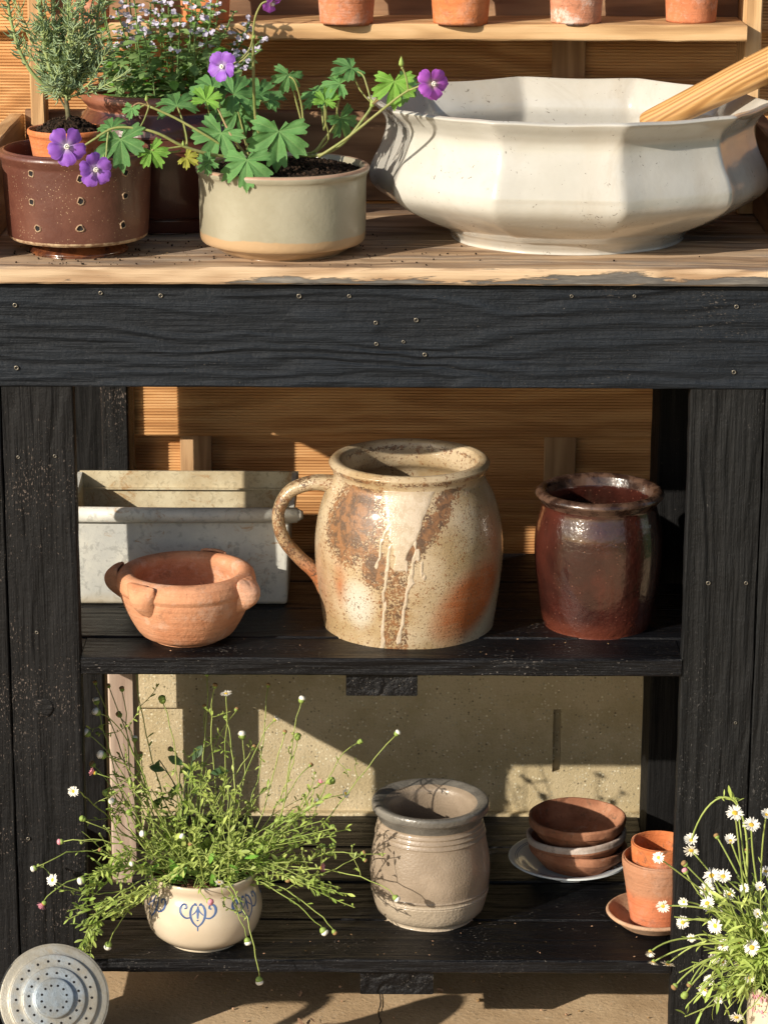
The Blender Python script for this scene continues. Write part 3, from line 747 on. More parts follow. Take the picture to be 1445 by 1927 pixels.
# --- cream stoneware planter
cS, rS = base_at(533, 493, ZT, 112)
sc = silh(533, cS.y, ZT, [(164, 312), (164, 321), (158, 331), (157, 370), (156, 420), (153, 448), (136, 468)])
r = [q[0] for q in sc]; zz = [q[1] for q in sc]
t = vessel('stoneware_planter', 'wide straight sided cream stoneware planter with bare clay foot, holding the geranium', 'planter', cS)
prof = [(0, 0), (rS - .006, 0), (rS - .001, .0008), (rS + .004, .003), (r[6], max(zz[6], .009)), (r[5], zz[5]), (r[4], zz[4]), (r[3], zz[3]), (r[2], zz[2]), (r[1] - .001, zz[1]), (r[0], (zz[0] + zz[1]) / 2 + .001), (r[0] - .001, zz[0] + .001), (r[0] - .004, zz[0] + .0015), (r[0] - .0075, zz[0] - .002), (r[3] - .008, zz[3]), (r[5] - .010, zz[5]), (0, .012)]
lathe('body', prof, [M['stone_cream'], M['stone_rim']], t, 4, 128, .004, 2, 4, mi_fn=lambda f, rr, z, i: 1 if (z > zz[0] - .0008 and rr > r[0] - .0050) else 0)
soil(t, r[0] - .008, zz[1] - .0015, M['soil'], 7, .010)
GER = (cS, zz[1] + .003)

# --- ten sided ironstone wash bowl
cW, rW = base_at(1063, 482, ZT, 219)
cW = Vector((at(1066, 430, .17).x, .166, ZT))
t = vessel('wash_bowl', 'large white ten sided ironstone wash bowl on the right of the worktop', 'basin', cW)
sw = silh(1066, cW.y, ZT, [(378, 193), (372, 199), (352, 216), (342, 236), (350, 272), (366, 306), (372, 330), (366, 352), (338, 374), (286, 400), (238, 420), (222, 428)])
r = [q[0] for q in sw]; zz = [q[1] for q in sw]; rF = 218 * mpp((cW.x, cW.y, ZT))
PZ0, PZ1 = zat(1030, 386, cW.y - .19) - ZT, zat(1030, 312, cW.y - .19) - ZT  # raised rectangle on the front facet, imitating a pale reflection in the glaze
def deca(a, rr, z, i):
    A = a - R(12); seg_ = 2 * math.pi / 10
    w = ((A + seg_ / 2) % seg_) - seg_ / 2               # angle from the nearest corner
    flat = math.cos(seg_ / 2) / math.cos(abs(abs(w) - seg_ / 2))
    top = min(1, max(0, (z - .012) / .03))
    kk = 1 + (flat - 1) * .84 * (.25 + .75 * top)
    if i < 105 and PZ0 < z < PZ1 and R(-23.5) < a - (0 if a < 3.14 else 6.2832) < R(11): kk *= 1.0045
    kk *= 1 + .012 * math.exp(-(w / .09) ** 2) * top
    rim = max(0, min(1, (z - zz[3]) / (zz[0] - zz[3])))
    dz = rim * (.0007 * math.cos(w / (seg_ / 2) * math.pi))
    yy = .90
    return (rr * kk * math.sin(a), -rr * kk * math.cos(a) * yy, z + dz)
wl_ = .0065
outer = [(0, .002), (rF - .012, .002), (rF - .006, 0), (rF, 0), (rF, .003), (r[11] + .001, zz[11] - .002), (r[10], zz[10])] + [(r[i], zz[i]) for i in range(9, 0, -1)] + [(r[0], zz[0]), (r[0] + .0005, zz[0] + .0016), (r[0] - .0025, zz[0] + .0032), (r[0] - .007, zz[0] + .001)]
inner = [(r[i] - wl_, zz[i] + (.001 if i > 8 else 0)) for i in range(3, 10)] + [(r[10] - .01, zz[10] + .004), (0, zz[11] + .004)]
lathe('body', outer + inner, M['ironstone'], t, 6, 300, .002, 2, 6, shape=deca)
# wooden handle of a pestle lying in the bowl
a_ = at(1215, 236, .235); b_ = at(1560, 66, .135)
th = vessel('wooden_handle', 'smooth tan wooden pestle handle leaning out of the white wash bowl', 'pestle', a_)
d_ = (b_ - a_); L_ = d_.length
hp = [(0, 0), (.010, .0), (.0135, .004), (.0145, .03), (.0160, .09), (.0172, L_ * .6), (.0178, L_ - .01), (.016, L_ - .002), (0, L_)]
hv, hf = lathe_geo(smooth_prof(hp, 4), 48, .01, 2, 4)
hv = [(z_, x_, y_) for x_, y_, z_ in hv]
mesh('shaft', hv, hf, M['handle_wood'], th, rot=d_.to_track_quat('X', 'Z').to_euler())

# --- galvanised trough on the middle shelf
yf = on(350, 1138, ZM).y
xL, xR = at(177, 892, .283).x - .010, at(541, 1138, yf).x
zt2 = at(350, 962, yf - .004).z - ZM; yb = .283
XC = (xL + xR) / 2
t = vessel('metal_trough', 'rust flecked galvanised metal trough at the left of the middle shelf', 'trough', (XC, (yf + yb) / 2, ZM + .0002))
hx, hy = (xR - xL) / 2, (yb - yf) / 2
xe = at(560, 985, yf).x - XC                         # top is a little longer than the base
def shell(o, mat, inset, top_x, name, z_low):
    h = zt2; vs = []
    for z_, ex in ((z_low, hx - inset), (h, top_x - inset)):
        ey = hy - inset + (.002 if z_ == h else 0)
        vs += [(-ex, -ey, z_), (ex, -ey, z_), (ex, ey, z_), (-ex, ey, z_)]
    fs = [(0, 3, 2, 1)] + [(i, (i+1) % 4, 4 + (i+1) % 4, 4 + i) for i in range(4)]
    if inset > .0005: fs = [f[::-1] for f in fs]
    return mesh(name, vs, fs, mat, t, smooth=False)
tx = xe - .008
ob = shell(1, M['trough'], 0, tx, 'outer_panel', .0)
ib = shell(1, M['trough_in'], .0015, tx, 'lining', .0015)
for o_ in (ob, ib):
    bv = o_.modifiers.new('bevel', 'BEVEL'); bv.width = .004; bv.segments = 3; bv.limit_method = 'ANGLE'
mb = MB()                                            # rolled front rim
rr_ = 14.5 * mpp((XC, yf, ZM + zt2))
mb.tube([(-tx - .004, -hy - .004, zt2 - .004), (0, -hy - .0045, zt2 - .0045), (tx + .008, -hy - .004, zt2 - .004)], rr_, 20)
mb.blob((tx + .008, -hy - .004, zt2 - .004), rr_ * .9, 2, k=.1)
mb.make('rolled_rim', M['trough'], t)
mb = MB()                                            # back rim: folded band standing a little higher, end bands
zbk2 = at(380, 887, yb).z - ZM
mb.box((-tx - .002, hy - .0005, zt2 - .008), (tx + .006, hy + .002, zbk2))
mb.box((-tx, hy - .005, zbk2 - .020), (tx, hy - .0011, zbk2 - .0185))
bk = mb.make('back_rim', M['trough_in'], t, smooth=False)
for s_ in (-1, 1):
    vs = [(s_ * (tx - .001), -hy, zt2 - .014), (s_ * (tx + .004), -hy, zt2 - .014), (s_ * (tx + .004), hy, zt2 - .014), (s_ * (tx - .001), hy, zt2 - .014),
          (s_ * (tx - .001), -hy, zt2), (s_ * (tx + .004), -hy, zt2), (s_ * (tx + .004), hy - .001, zbk2 - .001), (s_ * (tx - .001), hy - .001, zbk2 - .001)]
    mesh('end_rim', vs, [(0,3,2,1),(4,5,6,7),(0,1,5,4),(1,2,6,5),(2,3,7,6),(3,0,4,7)], M['trough'], t, smooth=False)

# --- terracotta bowl with lugs
cT, rT = base_at(353, 1220, ZM, 66)
t = vessel('lug_bowl', 'rounded orange terracotta bowl with pinched lug handles in front of the metal trough', 'bowl', cT)
sb = silh(353, cT.y, ZM, [(112, 1068), (128, 1080), (132, 1094), (127, 1106), (124, 1118), (115, 1140), (102, 1164), (86, 1186)])
r = [q[0] for q in sb]; zz = [q[1] for q in sb]
prof = [(0, .001), (rT * .7, .0), (rT * .95, .0), (rT, .002), (r[7], max(zz[7], .006)), (r[6], zz[6]), (r[5], zz[5]), (r[4], zz[4]), (r[3], zz[3]), (r[3] + .001, zz[3] + .002), (r[2], zz[2]), (r[1], zz[1] + .002), (r[1] - .006, zz[1] + .0058), (r[1] - .0115, zz[1] + .0058), (r[1] - .0160, zz[1] + .0025), (r[1] - .0168, zz[1] - .004), (r[4] - .011, zz[4]), (r[5] - .010, zz[5] - .002), (r[6] - .012, zz[6] - .002), (0, .006)]
lathe('body', prof, M['terra_bowl'], t, 4, 128, .014, 3, 12)
def lug(a, z, w=.016, h=.020, out=.011):
    vs, fs = [], []; n, m = 14, 12
    for i in range(n + 1):
        u = -1 + 2 * i / n
        for j in range(m + 1):
            v = j / m
            e = (1 - u * u) ** .6 * math.sin(math.pi * min(1, v * 1.02)) ** .7
            rad = r[2] - .004 + out * e * (1 if v < .55 else 1.0)
            # leans like a drooping ear: pinched at the bottom
            zz_ = z + h * (.45 - v) ; wid = w * u * (1 - .45 * v)
            rad -= .55 * max(0, v - .1) * h * .9
            vs.append((wid, -rad, zz_ + .0015 * mn.noise(Vector((u * 3, v * 4, a)))))
    for i in range(n):
        for j in range(m): fs.append((i*(m+1)+j, i*(m+1)+j+1, (i+1)*(m+1)+j+1, (i+1)*(m+1)+j))
    o = mesh('lug', vs, [f[::-1] for f in fs], M['terra_bowl'], t, rot=(0, 0, a))
    so_ = o.modifiers.new('solid', 'SOLIDIFY'); so_.thickness = .004; so_.offset = -1
    su = o.modifiers.new('sub', 'SUBSURF'); su.levels = su.render_levels = 1
for a in (R(-36), R(62), R(-100), R(160)): lug(a, zz[2] - .004, .017 if a < 0 and a > -1 else .013, .036, .014 if abs(a) < 1 else .021)

# --- big salt glazed jug
cJ, rJ = base_at(768, 1222, ZM, 157)
sj = silh(768, cJ.y, ZM, [(150, 866), (150.5, 874), (144, 884), (144, 899), (160, 930), (171, 968), (176, 1010), (175, 1055), (169, 1105), (162, 1150), (157, 1183)])
r = [q[0] for q in sj]; zz = [q[1] for q in sj]
t = vessel('stoneware_jug', 'big speckled salt glazed jug with a side handle and pale glaze drips', 'jug', cJ)
prof = [(0, .0), (rJ - .008, .0), (rJ - .002, .0), (rJ, .002), (r[10], zz[10]), (r[9], zz[9]), (r[8], zz[8]), (r[7], zz[7]), (r[6], zz[6]), (r[5], zz[5]), (r[4], zz[4]), (r[3], zz[3]), (r[2], zz[2]), (r[1] - .001, zz[1] - .001), (r[1] + .0005, zz[1] + .003), (r[0], zz[0]), (r[0] - .003, zz[0] + .003), (r[0] - .008, zz[0] + .003), (r[0] - .012, zz[0] - .001), (r[3] - .010, zz[3] - .003), (r[4] - .009, zz[4]), (r[6] - .009, zz[6]), (r[8] - .009, zz[8]), (r[10] - .009, .012), (0, .009)]
jb = lathe('body', prof, M['jar'], t, 5, 200, .006, 2.5, 22)
def jar_mask(o, cx, cz):
    me = o.data; ca = me.color_attributes.new('mask', 'FLOAT_COLOR', 'POINT')
    buf = []
    drip = [(-28, 1.0, .9), ]
    for v in me.vertices:
        p = o.location + v.co if False else v.co
        # position on the jar seen from the front, in photo pixel units around (768, y)
        a = math.atan2(p.x, -p.y)                              # -pi..pi, 0 = front
        X = a * 175 / 1.0 * .9; H = p.z / 5.35e-4                # px-like units; base 0, rim ~350
        yy = 1205 - H
        n = mn.noise(Vector((X * .02, H * .02, 3))); n2 = mn.noise(Vector((X * .06, H * .06, 8)))
        sp = .42 + .15 * n
        # upper left brown field
        e1 = 1 - min(1, math.hypot((X + 112) / 80, (H - 245) / 105) ** 2)
        sp = max(sp, .35 + 1.25 * max(0, e1 + .25 * n2))
        # diagonal brown band, upper right down to middle
        dline = abs((X - 8) * .80 - (H - 205) * .62) / 30
        if -5 < X < 130 and 170 < H < 325: sp = max(sp, 1.25 * (1 - min(1, dline)) + .3 * n2 + .3)
        if -50 < X < -2 and H < 170: sp = max(sp, .9 + .3 * n2)
        e3 = 1 - min(1, math.hypot((X + 60) / 30, (H - 165) / 55) ** 2); sp = max(sp, .3 + 1.3 * e3)
        # orange blush lower right
        og = max(0, 1 - math.hypot((X - 105 - (H - 60) * .45) / 80, (H - 90) / 100) ** 1.6) * 1.7
        og = max(og, .75 * max(0, 1 - math.hypot((X - 175) / 50, (H - 190) / 120)), .9 * max(0, 1 - math.hypot((X + 130) / 22, (H - 120) / 60)), .5 * max(0, 1 - math.hypot((X + 190) / 60, (H - 90) / 120)))
        # pale drip field: wide tongue from the neck, narrowing into streaks
        top = 328; dr = 0
        cxx = -14 + (H - 200) * .10
        halfw = 9 + max(0, (H - 185)) * .40
        if H > 160: dr = max(dr, 1.15 - (abs(X - cxx + 6 * n2) / halfw) ** 3 if abs(X - cxx) < halfw * 1.3 else 0)
        for (x0, x1, h0, h1, w) in ((-50, -34, 0, 205, 4.5), (-20, 8, 12, 190, 5), (6, -18, 140, 205, 4), (24, 8, 150, 225, 4.5), (-56, -42, 165, 240, 4)):
            if h0 - 6 < H < h1 + 6:
                tt = (H - h0) / (h1 - h0); cx_ = x0 + (x1 - x0) * tt if x0 < x1 or True else x0
                cx_ = x1 + (x0 - x1) * tt if (x0, x1) in ((-22, 10),) else cx_
                cx_ += 4 * mn.noise(Vector((H * .03, x0, 0)))
                ww = w * (1.5 if tt < .08 else 1)
                dr = max(dr, .85 - (abs(X - cx_) / ww) ** 2)
        pl = max(0, 1 - math.hypot((X + 92) / 48, (H - 85) / 75) ** 2) * .8
        if p.z > zz[2] - .002 or math.hypot(p.x, p.y) < .0: sp = .38 + .5 * n2 + (.5 if abs(p.z - zz[1]) < .0022 else 0); dr = 0
        buf += [sp, min(1, max(0, og)), min(1, max(0, dr)), min(1, pl)]
    ca.data.foreach_set('color', buf)
jar_mask(jb, 768, 0)
# strap handle on the left
def jp(px, py, dy=0): q = at(px, py, cJ.y + dy) - cJ; return q
H0, H1, H2, H3, H4, H5, H6, H7 = jp(632, 912), jp(590, 908), jp(545, 925), jp(524, 965), jp(532, 1010), jp(562, 1048), jp(598, 1082), jp(622, 1130)
pts = []
ctl = [H0, H1, H2, H3, H4, H5, H6, H7]
for i in range(len(ctl) - 1):
    p0 = ctl[max(i-1, 0)]; p1 = ctl[i]; p2 = ctl[i+1]; p3 = ctl[min(i+2, len(ctl)-1)]
    for j in range(6):
        u = j / 6; pts.append(.5 * ((2*p1) + (-p0+p2)*u + (2*p0-5*p1+4*p2-p3)*u*u + (-p0+3*p1-3*p2+p3)*u**3))
pts.append(ctl[-1])
vs, fs = [], []; m = 16
for i, p in enumerate(pts):
    tg = (pts[min(i+1, len(pts)-1)] - pts[max(i-1, 0)]).normalized(); nr = Vector((0, 1, 0)); ou = tg.cross(nr).normalized()
    f = i / (len(pts) - 1); wk = .0125 - .003 * math.sin(math.pi * f); tk = .0072 + .003 * (abs(f - .5) * 2) ** 3
    for j in range(m):
        a = 2 * math.pi * j / m; ca_, sa_ = math.cos(a), math.sin(a)
        ridge_ = 1 - .16 * math.cos(2 * a) ** 8
        vs.append(p + nr * (wk * ca_) + ou * (tk * sa_ * (1 + .18 * math.cos(3 * a) * 0) * ridge_ * (1 - .22 * math.exp(-(ca_ / .25) ** 2))))
for i in range(len(pts) - 1):
    for j in range(m): fs.append((i*m+j, i*m+(j+1) % m, (i+1)*m+(j+1) % m, (i+1)*m+j))
hd = mesh('handle', vs, fs, M['jar'], t)
ca = hd.data.color_attributes.new('mask', 'FLOAT_COLOR', 'POINT')
buf = []
for v in hd.data.vertices:
    lowf = max(0, min(1, (.10 - v.co.z) / .04)); buf += [.75 + .5 * mn.noise(v.co * 60), lowf * .9, .0, 0]
ca.data.foreach_set('color', buf)

# --- brown glazed jar
cK, rK = base_at(1121, 1205, ZM, 100)
sk = silh(1121, cK.y, ZM, [(118, 923), (121, 928), (118, 934), (109, 943), (109, 953), (117, 985), (120, 1015), (119, 1055), (113, 1105), (106, 1150), (100, 1182)])
r = [q[0] for q in sk]; zz = [q[1] for q in sk]
t = vessel('glazed_jar', 'shiny red brown glazed jar with worn rim, right of the big jug', 'jar', cK)
prof = [(0, 0), (rK - .006, 0), (rK - .001, .0006), (rK, .003), (r[9], zz[9]), (r[8], zz[8]), (r[7], zz[7]), (r[6], zz[6]), (r[5], zz[5]), (r[4], zz[4]), (r[3], zz[3]), (r[2] - .001, zz[2]), (r[1], zz[1]), (r[0], zz[0] + .001), (r[0] - .004, zz[0] + .0028), (r[0] - .009, zz[0] + .001), (r[0] - .0112, zz[0] - .004), (r[4] - .008, zz[4]), (r[6] - .007, zz[6]), (r[8] - .007, zz[8]), (r[10] - .007, .009), (0, .007)]
lathe('body', prof, [M['brown_glaze'], M['brown_rim']], t, 4, 160, .008, 2.5, 31, mi_fn=lambda f, rr, z, i: 1 if (z > zz[3] + .0005 and rr > r[0] - .0125) else 0)

# --- lower shelf: grey jar
cG, rG = base_at(808, 1753, ZL, 82)
sg = silh(808, cG.y, ZL, [(110, 1508), (110, 1517), (100, 1530), (97, 1538), (103, 1562), (111, 1605), (113, 1635), (109, 1672), (100, 1702), (90, 1724), (82, 1736)])
r = [q[0] for q in sg]; zz = [q[1] for q in sg]
t = vessel('grey_jar', 'barrel shaped grey brown stoneware jar with a wide flat rim on the lower shelf', 'jar', cG)
def groove(rr, z, d=.0007, w=.0013): return [(rr, z - w), (rr + d, z - w * .4), (rr + d, z + w * .4), (rr, z + w)]
zq = lambda py: at(808, py, cG.y - r[6] * .98).z - ZL
base_c = sorted([(rG, .003)] + [(r[i], zz[i]) for i in range(3, 10)], key=lambda q: q[1])
def rint(z):
    for (ra, za_), (rb, zb2) in zip(base_c, base_c[1:]):
        if za_ <= z <= zb2: return ra + (rb - ra) * (z - za_) / (zb2 - za_)
    return base_c[-1][0]
body_p = list(base_c)
for pz in (1713, 1704, 1606, 1597, 1588):
    q_ = zq(pz); body_p = [b for b in body_p if abs(b[1] - q_) > .0022] + groove(rint(q_), q_)
body_p = sorted(body_p, key=lambda q: q[1]) + [(r[2], zz[2]), (r[1] - .002, zz[1] - .001)]
prof = [(0, 0), (rG - .005, 0), (rG - .0005, .0006)] + body_p + [(r[1], zz[1]), (r[0], zz[0] + .001), (r[0] - .0025, zz[0] + .003), (r[0] - .008, zz[0] + .002), (r[0] - .015, zz[0] - .002), (r[0] - .0185, zz[0] - .008), (r[3] - .010, zz[3] - .008), (r[5] - .008, zz[5]), (r[8] - .008, zz[8]), (0, .008)]
lathe('body', prof, [M['grey_glaze'], M['grey_rim'], M['grey_low']], t, 3, 160, .008, 2.5, 41, mi_fn=lambda f, rr, z, i: 1 if z > zq(1580) and rr > r[3] - .006 else (2 if z < zq(1708) and f < .4 else 0))

# --- cream pot with blue scroll pattern
cE, rE = base_at(385, 1793, ZL, 66)
se = silh(385, cE.y, ZL, [(103, 1634), (102, 1641), (98, 1654), (104, 1669), (110, 1690), (110, 1710), (101, 1736), (87, 1750), (70, 1759), (64, 1762)])
r = [q[0] for q in se]; zz = [q[1] for q in se]
t = vessel('painted_pot', 'round cream pot painted with blue scroll motifs, standing at the left of the lower shelf', 'flower pot', cE)
prof = [(0, .001), (rE - .006, 0), (rE, 0), (rE + .0005, .003), (rE - .001, .0055), (r[9], max(zz[9], .008)), (r[8], zz[8]), (r[7], zz[7]), (r[6], zz[6]), (r[5], zz[5]), (r[4], zz[4]), (r[3], zz[3]), (r[2], zz[2]), (r[1], zz[1]), (r[0], zz[0]), (r[0] - .0012, zz[0] + .0012), (r[0] - .0032, zz[0]), (r[2] - .004, zz[2]), (r[4] - .004, zz[4]), (r[6] - .004, zz[6]), (0, .006)]
sp_ = smooth_prof(prof, 4)
lathe('body', prof, M['pot_cream'], t, 4, 160, .002, 2, 51)
soil(t, r[2] - .003, zz[2] + .002, M['soil_dry'], 9, .007)
FLEA = (cE, zz[2] + .006)
def rad_at(z):
    for i in range(len(sp_) - 1):
        (ra, z1), (rb, z2) = sp_[i], sp_[i+1]
        if ra > rE * .9 and z1 <= z <= z2 and z2 > z1: return ra + (rb - ra) * (z - z1) / (z2 - z1)
    return r[4]
zm_ = at(378, 1724, cE.y - r[4]).z - ZL; u_ = mpp((cE.x, cE.y - r[4], ZL + zm_))
def on_pot(a0, x, y):                               # x, y in px of the front motif
    z = zm_ + y * u_ * 1.02; rr = rad_at(z)
    a = a0 + x * u_ / r[4]; rr += .00015
    return Vector((rr * math.sin(a), -rr * math.cos(a), z))
def stroke(mb, a0, pts, w):
    P = smooth_prof([(p[0] + 200, p[1]) for p in pts], 5); P = [(x - 200, y) for x, y in P]
    Q = [on_pot(a0, x, y) for x, y in P]; n = len(Q)
    vs, fs = [], []
    for i, q in enumerate(Q):
        tg = (Q[min(i+1, n-1)] - Q[max(i-1, 0)]).normalized(); nn = Vector((q.x, q.y, 0)).normalized(); s_ = tg.cross(nn).normalized()
        ww = w * u_ * (.55 + .45 * math.sin(math.pi * (i + .5) / n)) * .5
        vs += [q - s_ * ww, q + nn * .00025, q + s_ * ww]
    for i in range(n - 1): fs += [(3*i, 3*i+3, 3*i+4, 3*i+1), (3*i+1, 3*i+4, 3*i+5, 3*i+2)]
    mb.add(vs, fs)
mo = None
for k, a0 in enumerate([R(-2), R(53), R(-57), R(108), R(-112), R(170)]):
    if mo is None or True:
        mb = MB()
        for s_ in (-1, 1):
            stroke(mb, a0, [(s_*2, 17), (s_*9, 17), (s_*14, 9), (s_*14, -2), (s_*9, -13), (s_*1, -21)], 4.6)
            stroke(mb, a0, [(s_*15, -5), (s_*24, -6), (s_*33, 0), (s_*36, 9), (s_*32, 16), (s_*26, 17), (s_*23, 12), (s_*27, 10)], 5.2)
            stroke(mb, a0, [(0, 14), (s_*4, 6), (s_*11, 0)], 2.6)
            stroke(mb, a0, [(s_*3, 18), (s_*6, 20), (s_*8, 18)], 3)
        stroke(mb, a0, [(0, 16), (.1, 4), (0, -6)], 4.5); stroke(mb, a0, [(0, -20), (.1, -25), (0, -30)], 2.6)
        stroke(mb, a0, [(-1.5, -8), (0, -9.5), (1.5, -8)], 3)
        mb.make('painted_motif', M['blue_line'], t)

# --- plate with a stack of three saucers
cL, rL = base_at(1069, 1661, ZL, 60)
rp = 112 * mpp(cL)
t = vessel('plate', 'blue white plate with a blue ring under the stack of terracotta saucers', 'plate', cL)
prof = [(0, .0025), (rL - .004, .0015), (rL - .002, 0), (rL, 0), (rL + .001, .002), (rp * .8, .0115), (rp, .0158), (rp + .0005, .0168), (rp - .001, .0178), (rp * .82, .0145), (rL + .004, .0065), (0, .0052)]
lathe('body', prof, M['plate'], t, 4, 140, .002)
for q, w_ in ((.900, .0009), (.868, .0004)):
    rq = rp * q; zq_ = .0145 + (.0178 - .0145) * (q - .82) / .18 + .0002
    lathe('painted_ring', [(rq - w_, zq_ - .0001), (rq, zq_ + .0003), (rq + w_, zq_ + .0003)], M['blue_line'], t, 1, 120, smoothp=False, wob=0)
M['lime_rim'] = terracotta('lime crusted rim', (.36, .27, .22), (.56, .50, .45), .8, (.66, .62, .58), .3)
G2 = 'terracotta saucers stacked on the plate'
def saucer(cx, ztop_py, hw, z0, H, mat, label, tilt, seed, dy=0, basek=.74, wob=.032):
    Y = cL.y + dy; x = at(cx, ztop_py, Y).x; R1 = hw * mpp((x, Y, z0)); Rb = R1 * basek
    t = vessel('terracotta_saucer', label, 'saucer', (x, Y, z0), G2); t.rotation_euler = tilt
    prof = [(0, .0), (Rb * .8, .0), (Rb * .97, .0008), (Rb + .001, .003), (R1 - .004, H * .55), (R1 - .0025, H * .62), (R1 - .0005, H * .68), (R1, H - .002), (R1 - .0015, H), (R1 - .004, H - .0005), (R1 - .0055, H - .004), (Rb - .002, .006), (0, .0045)]
    lathe('body', prof, mat, t, 3, 110, wob, 4, seed, mi_fn=(lambda f, rr, z, i: 1 if z > H * .72 and rr > R1 - .005 else 0) if isinstance(mat, list) else None)
    return t
zpl = ZL + .0060
saucer(1084, 1600, 93, zpl, .0285, M['terra_old'], 'lowest brown saucer of the stack, resting on the plate', (R(-1.5), R(3.5), 0), 3, 0, .70)
saucer(1087, 1570, 93, zpl + .0135, .0285, [M['terra_old'], M['lime_rim']], 'middle saucer of the stack, its rim crusted with white lime', (R(-2), R(-3.5), 0), 8, -.002, .72)
saucer(1086, 1526, 91, zpl + .0310, .0290, M['terra_old'], 'topmost open saucer of the stack with rusty red inside', (R(0), R(.5), 0), 14, .002, .74)

# --- saucer with two nested pots by the right leg
c5, r5 = base_at(1228, 1762, ZL, 50)
rp = 88 * mpp(c5)
t = vessel('terracotta_saucer', 'wide tan saucer under the two nested pots beside the right leg', 'saucer', c5)
prof = [(0, 0), (r5 * .9, 0), (r5, .0008), (r5 + .006, .003), (rp * .86, .0100), (rp, .0155), (rp + .0003, .018), (rp - .0015, .0192), (rp - .004, .0175), (r5 + .006, .0060), (0, .0045)]
lathe('body', prof, M['terra_saucer'], t, 4, 110, .012, 3, 61)
c6 = Vector((at(1238, 1700, c5.y + .002).x, c5.y + .002, ZL + .0050))
s6 = silh(1238, c6.y, c6.z, [(72, 1612), (70, 1628), (63, 1665), (54, 1722)])
t = vessel('terracotta_pot', 'two tone terracotta pot, grey brown above and red orange below, in the tan saucer', 'flower pot', c6, 'nested pots in the tan saucer')
H = s6[0][1]; R1 = s6[0][0]; Rb = s6[3][0] - .001
prof = [(0, 0), (Rb * .8, 0), (Rb - .001, .0006), (Rb, .003), s6[2], s6[1], (R1 - .0005, H - .002), (R1 - .0012, H), (R1 - .003, H - .0005), (R1 - .0045, H - .004), (Rb - .004, .006), (0, .005)]
lathe('pot', prof, M['terra_two'], t, 4, 110, .012, 3, 62)
c7 = Vector((at(1240, 1600, c6.y).x, c6.y - .001, c6.z + H - .036))
R2 = 53.5 * mpp(c7); H2 = at(1180, 1584, c7.y).z - c7.z
t = vessel('terracotta_pot', 'chipped bright orange pot nested inside the two tone pot', 'flower pot', c7, 'nested pots in the tan saucer')
prof = [(0, 0), (R2 * .72, 0), (R2 * .78, .002), (R2 * .95, H2 * .6), (R2, H2 - .003), (R2, H2), (R2 - .002, H2 + .0004), (R2 - .0035, H2 - .003), (R2 * .74, .006), (0, .005)]
g = M['terra_bright']
lathe('pot', prof, M['terra_chip'] if 'terra_chip' in M else g, t, 4, 120, .03, 5, 63)

# --- watering can, only its rose reaches into the picture
zr_ = at(102, 1880, -.215)
n_ = (CAM - zr_).normalized(); n_ = (n_ + Vector((.04, 0, .10))).normalized()
wc = vessel('watering_can', 'old zinc watering can with a big perforated rose beside the left leg', 'watering can', (zr_.x - .30, -.30, 0))
def rel(p): return Vector(p) - Vector(wc.location)
rr0 = 101 * mpp(zr_)
q_ = n_.to_track_quat('Z', 'X').to_euler()
st = [(0, .010), (rr0 * .34, .0092), (rr0 * .37, .0080), (rr0 * .38, .0062), (rr0 * .56, .0055), (rr0 * .585, .0045), (rr0 * .60, .0028), (rr0 * .80, .0022), (rr0 * .82, .0014), (rr0 * .835, -.0004), (rr0 * .97, -.0016), (rr0, -.0022), (rr0 * 1.0, -.0036), (rr0 * .97, -.0050), (rr0 * .3, -.055), (.012, -.075)]
rose = lathe('rose', st, M['zinc'], wc, 3, 120, .004, 2, 71)
rose.location = rel(zr_); rose.rotation_euler = q_
hd_, hf_ = lathe_geo([(0, .0003), (.0011, .0003), (.0014, -.0003)], 10)
h0 = None
for rad, cnt, zz_ in ((.235, 12, .0095), (.47, 16, .0059), (.70, 22, .0026)):
    for k in range(cnt):
        a = 2 * math.pi * k / cnt + rad * 3
        loc = (rr0 * rad * math.cos(a), rr0 * rad * math.sin(a), zz_)
        if h0 is None: h0 = mesh('hole', hd_, hf_, M['hole'], rose, loc)
        else: again(h0, rose, loc)
sp0 = rel(zr_ - n_ * .07); mb = MB()
mb.tube([sp0, sp0 - n_ * .03 + Vector((-.01, 0, -.02)), Vector((.16, .04, .12)), Vector((.08, .0, .04))], [.012, .013, .018, .026], 24)
mb.make('spout', M['zinc'], wc)
lathe('tank', [(0, .002), (.085, .002), (.09, 0), (.09, .004), (.088, .17), (.09, .172), (.09, .18), (.086, .182), (.086, .17), (.084, .01), (0, .008)], M['zinc'], wc, 2, 80)
mb = MB(); mb.tube(bez((-.085, 0, .06), (-.20, 0, .12), (-.14, 0, .30), (.02, 0, .29), 20) + bez((.02, 0, .29), (.06, 0, .29), (.08, 0, .25), (.082, 0, .17), 10)[1:], .008, 14)
mb.make('handle', M['zinc'], wc)

# ---------------------------------------------------------------- plants
def rv(rr, k=1): return Vector((rr.uniform(-k, k), rr.uniform(-k, k), rr.uniform(-k, k)))

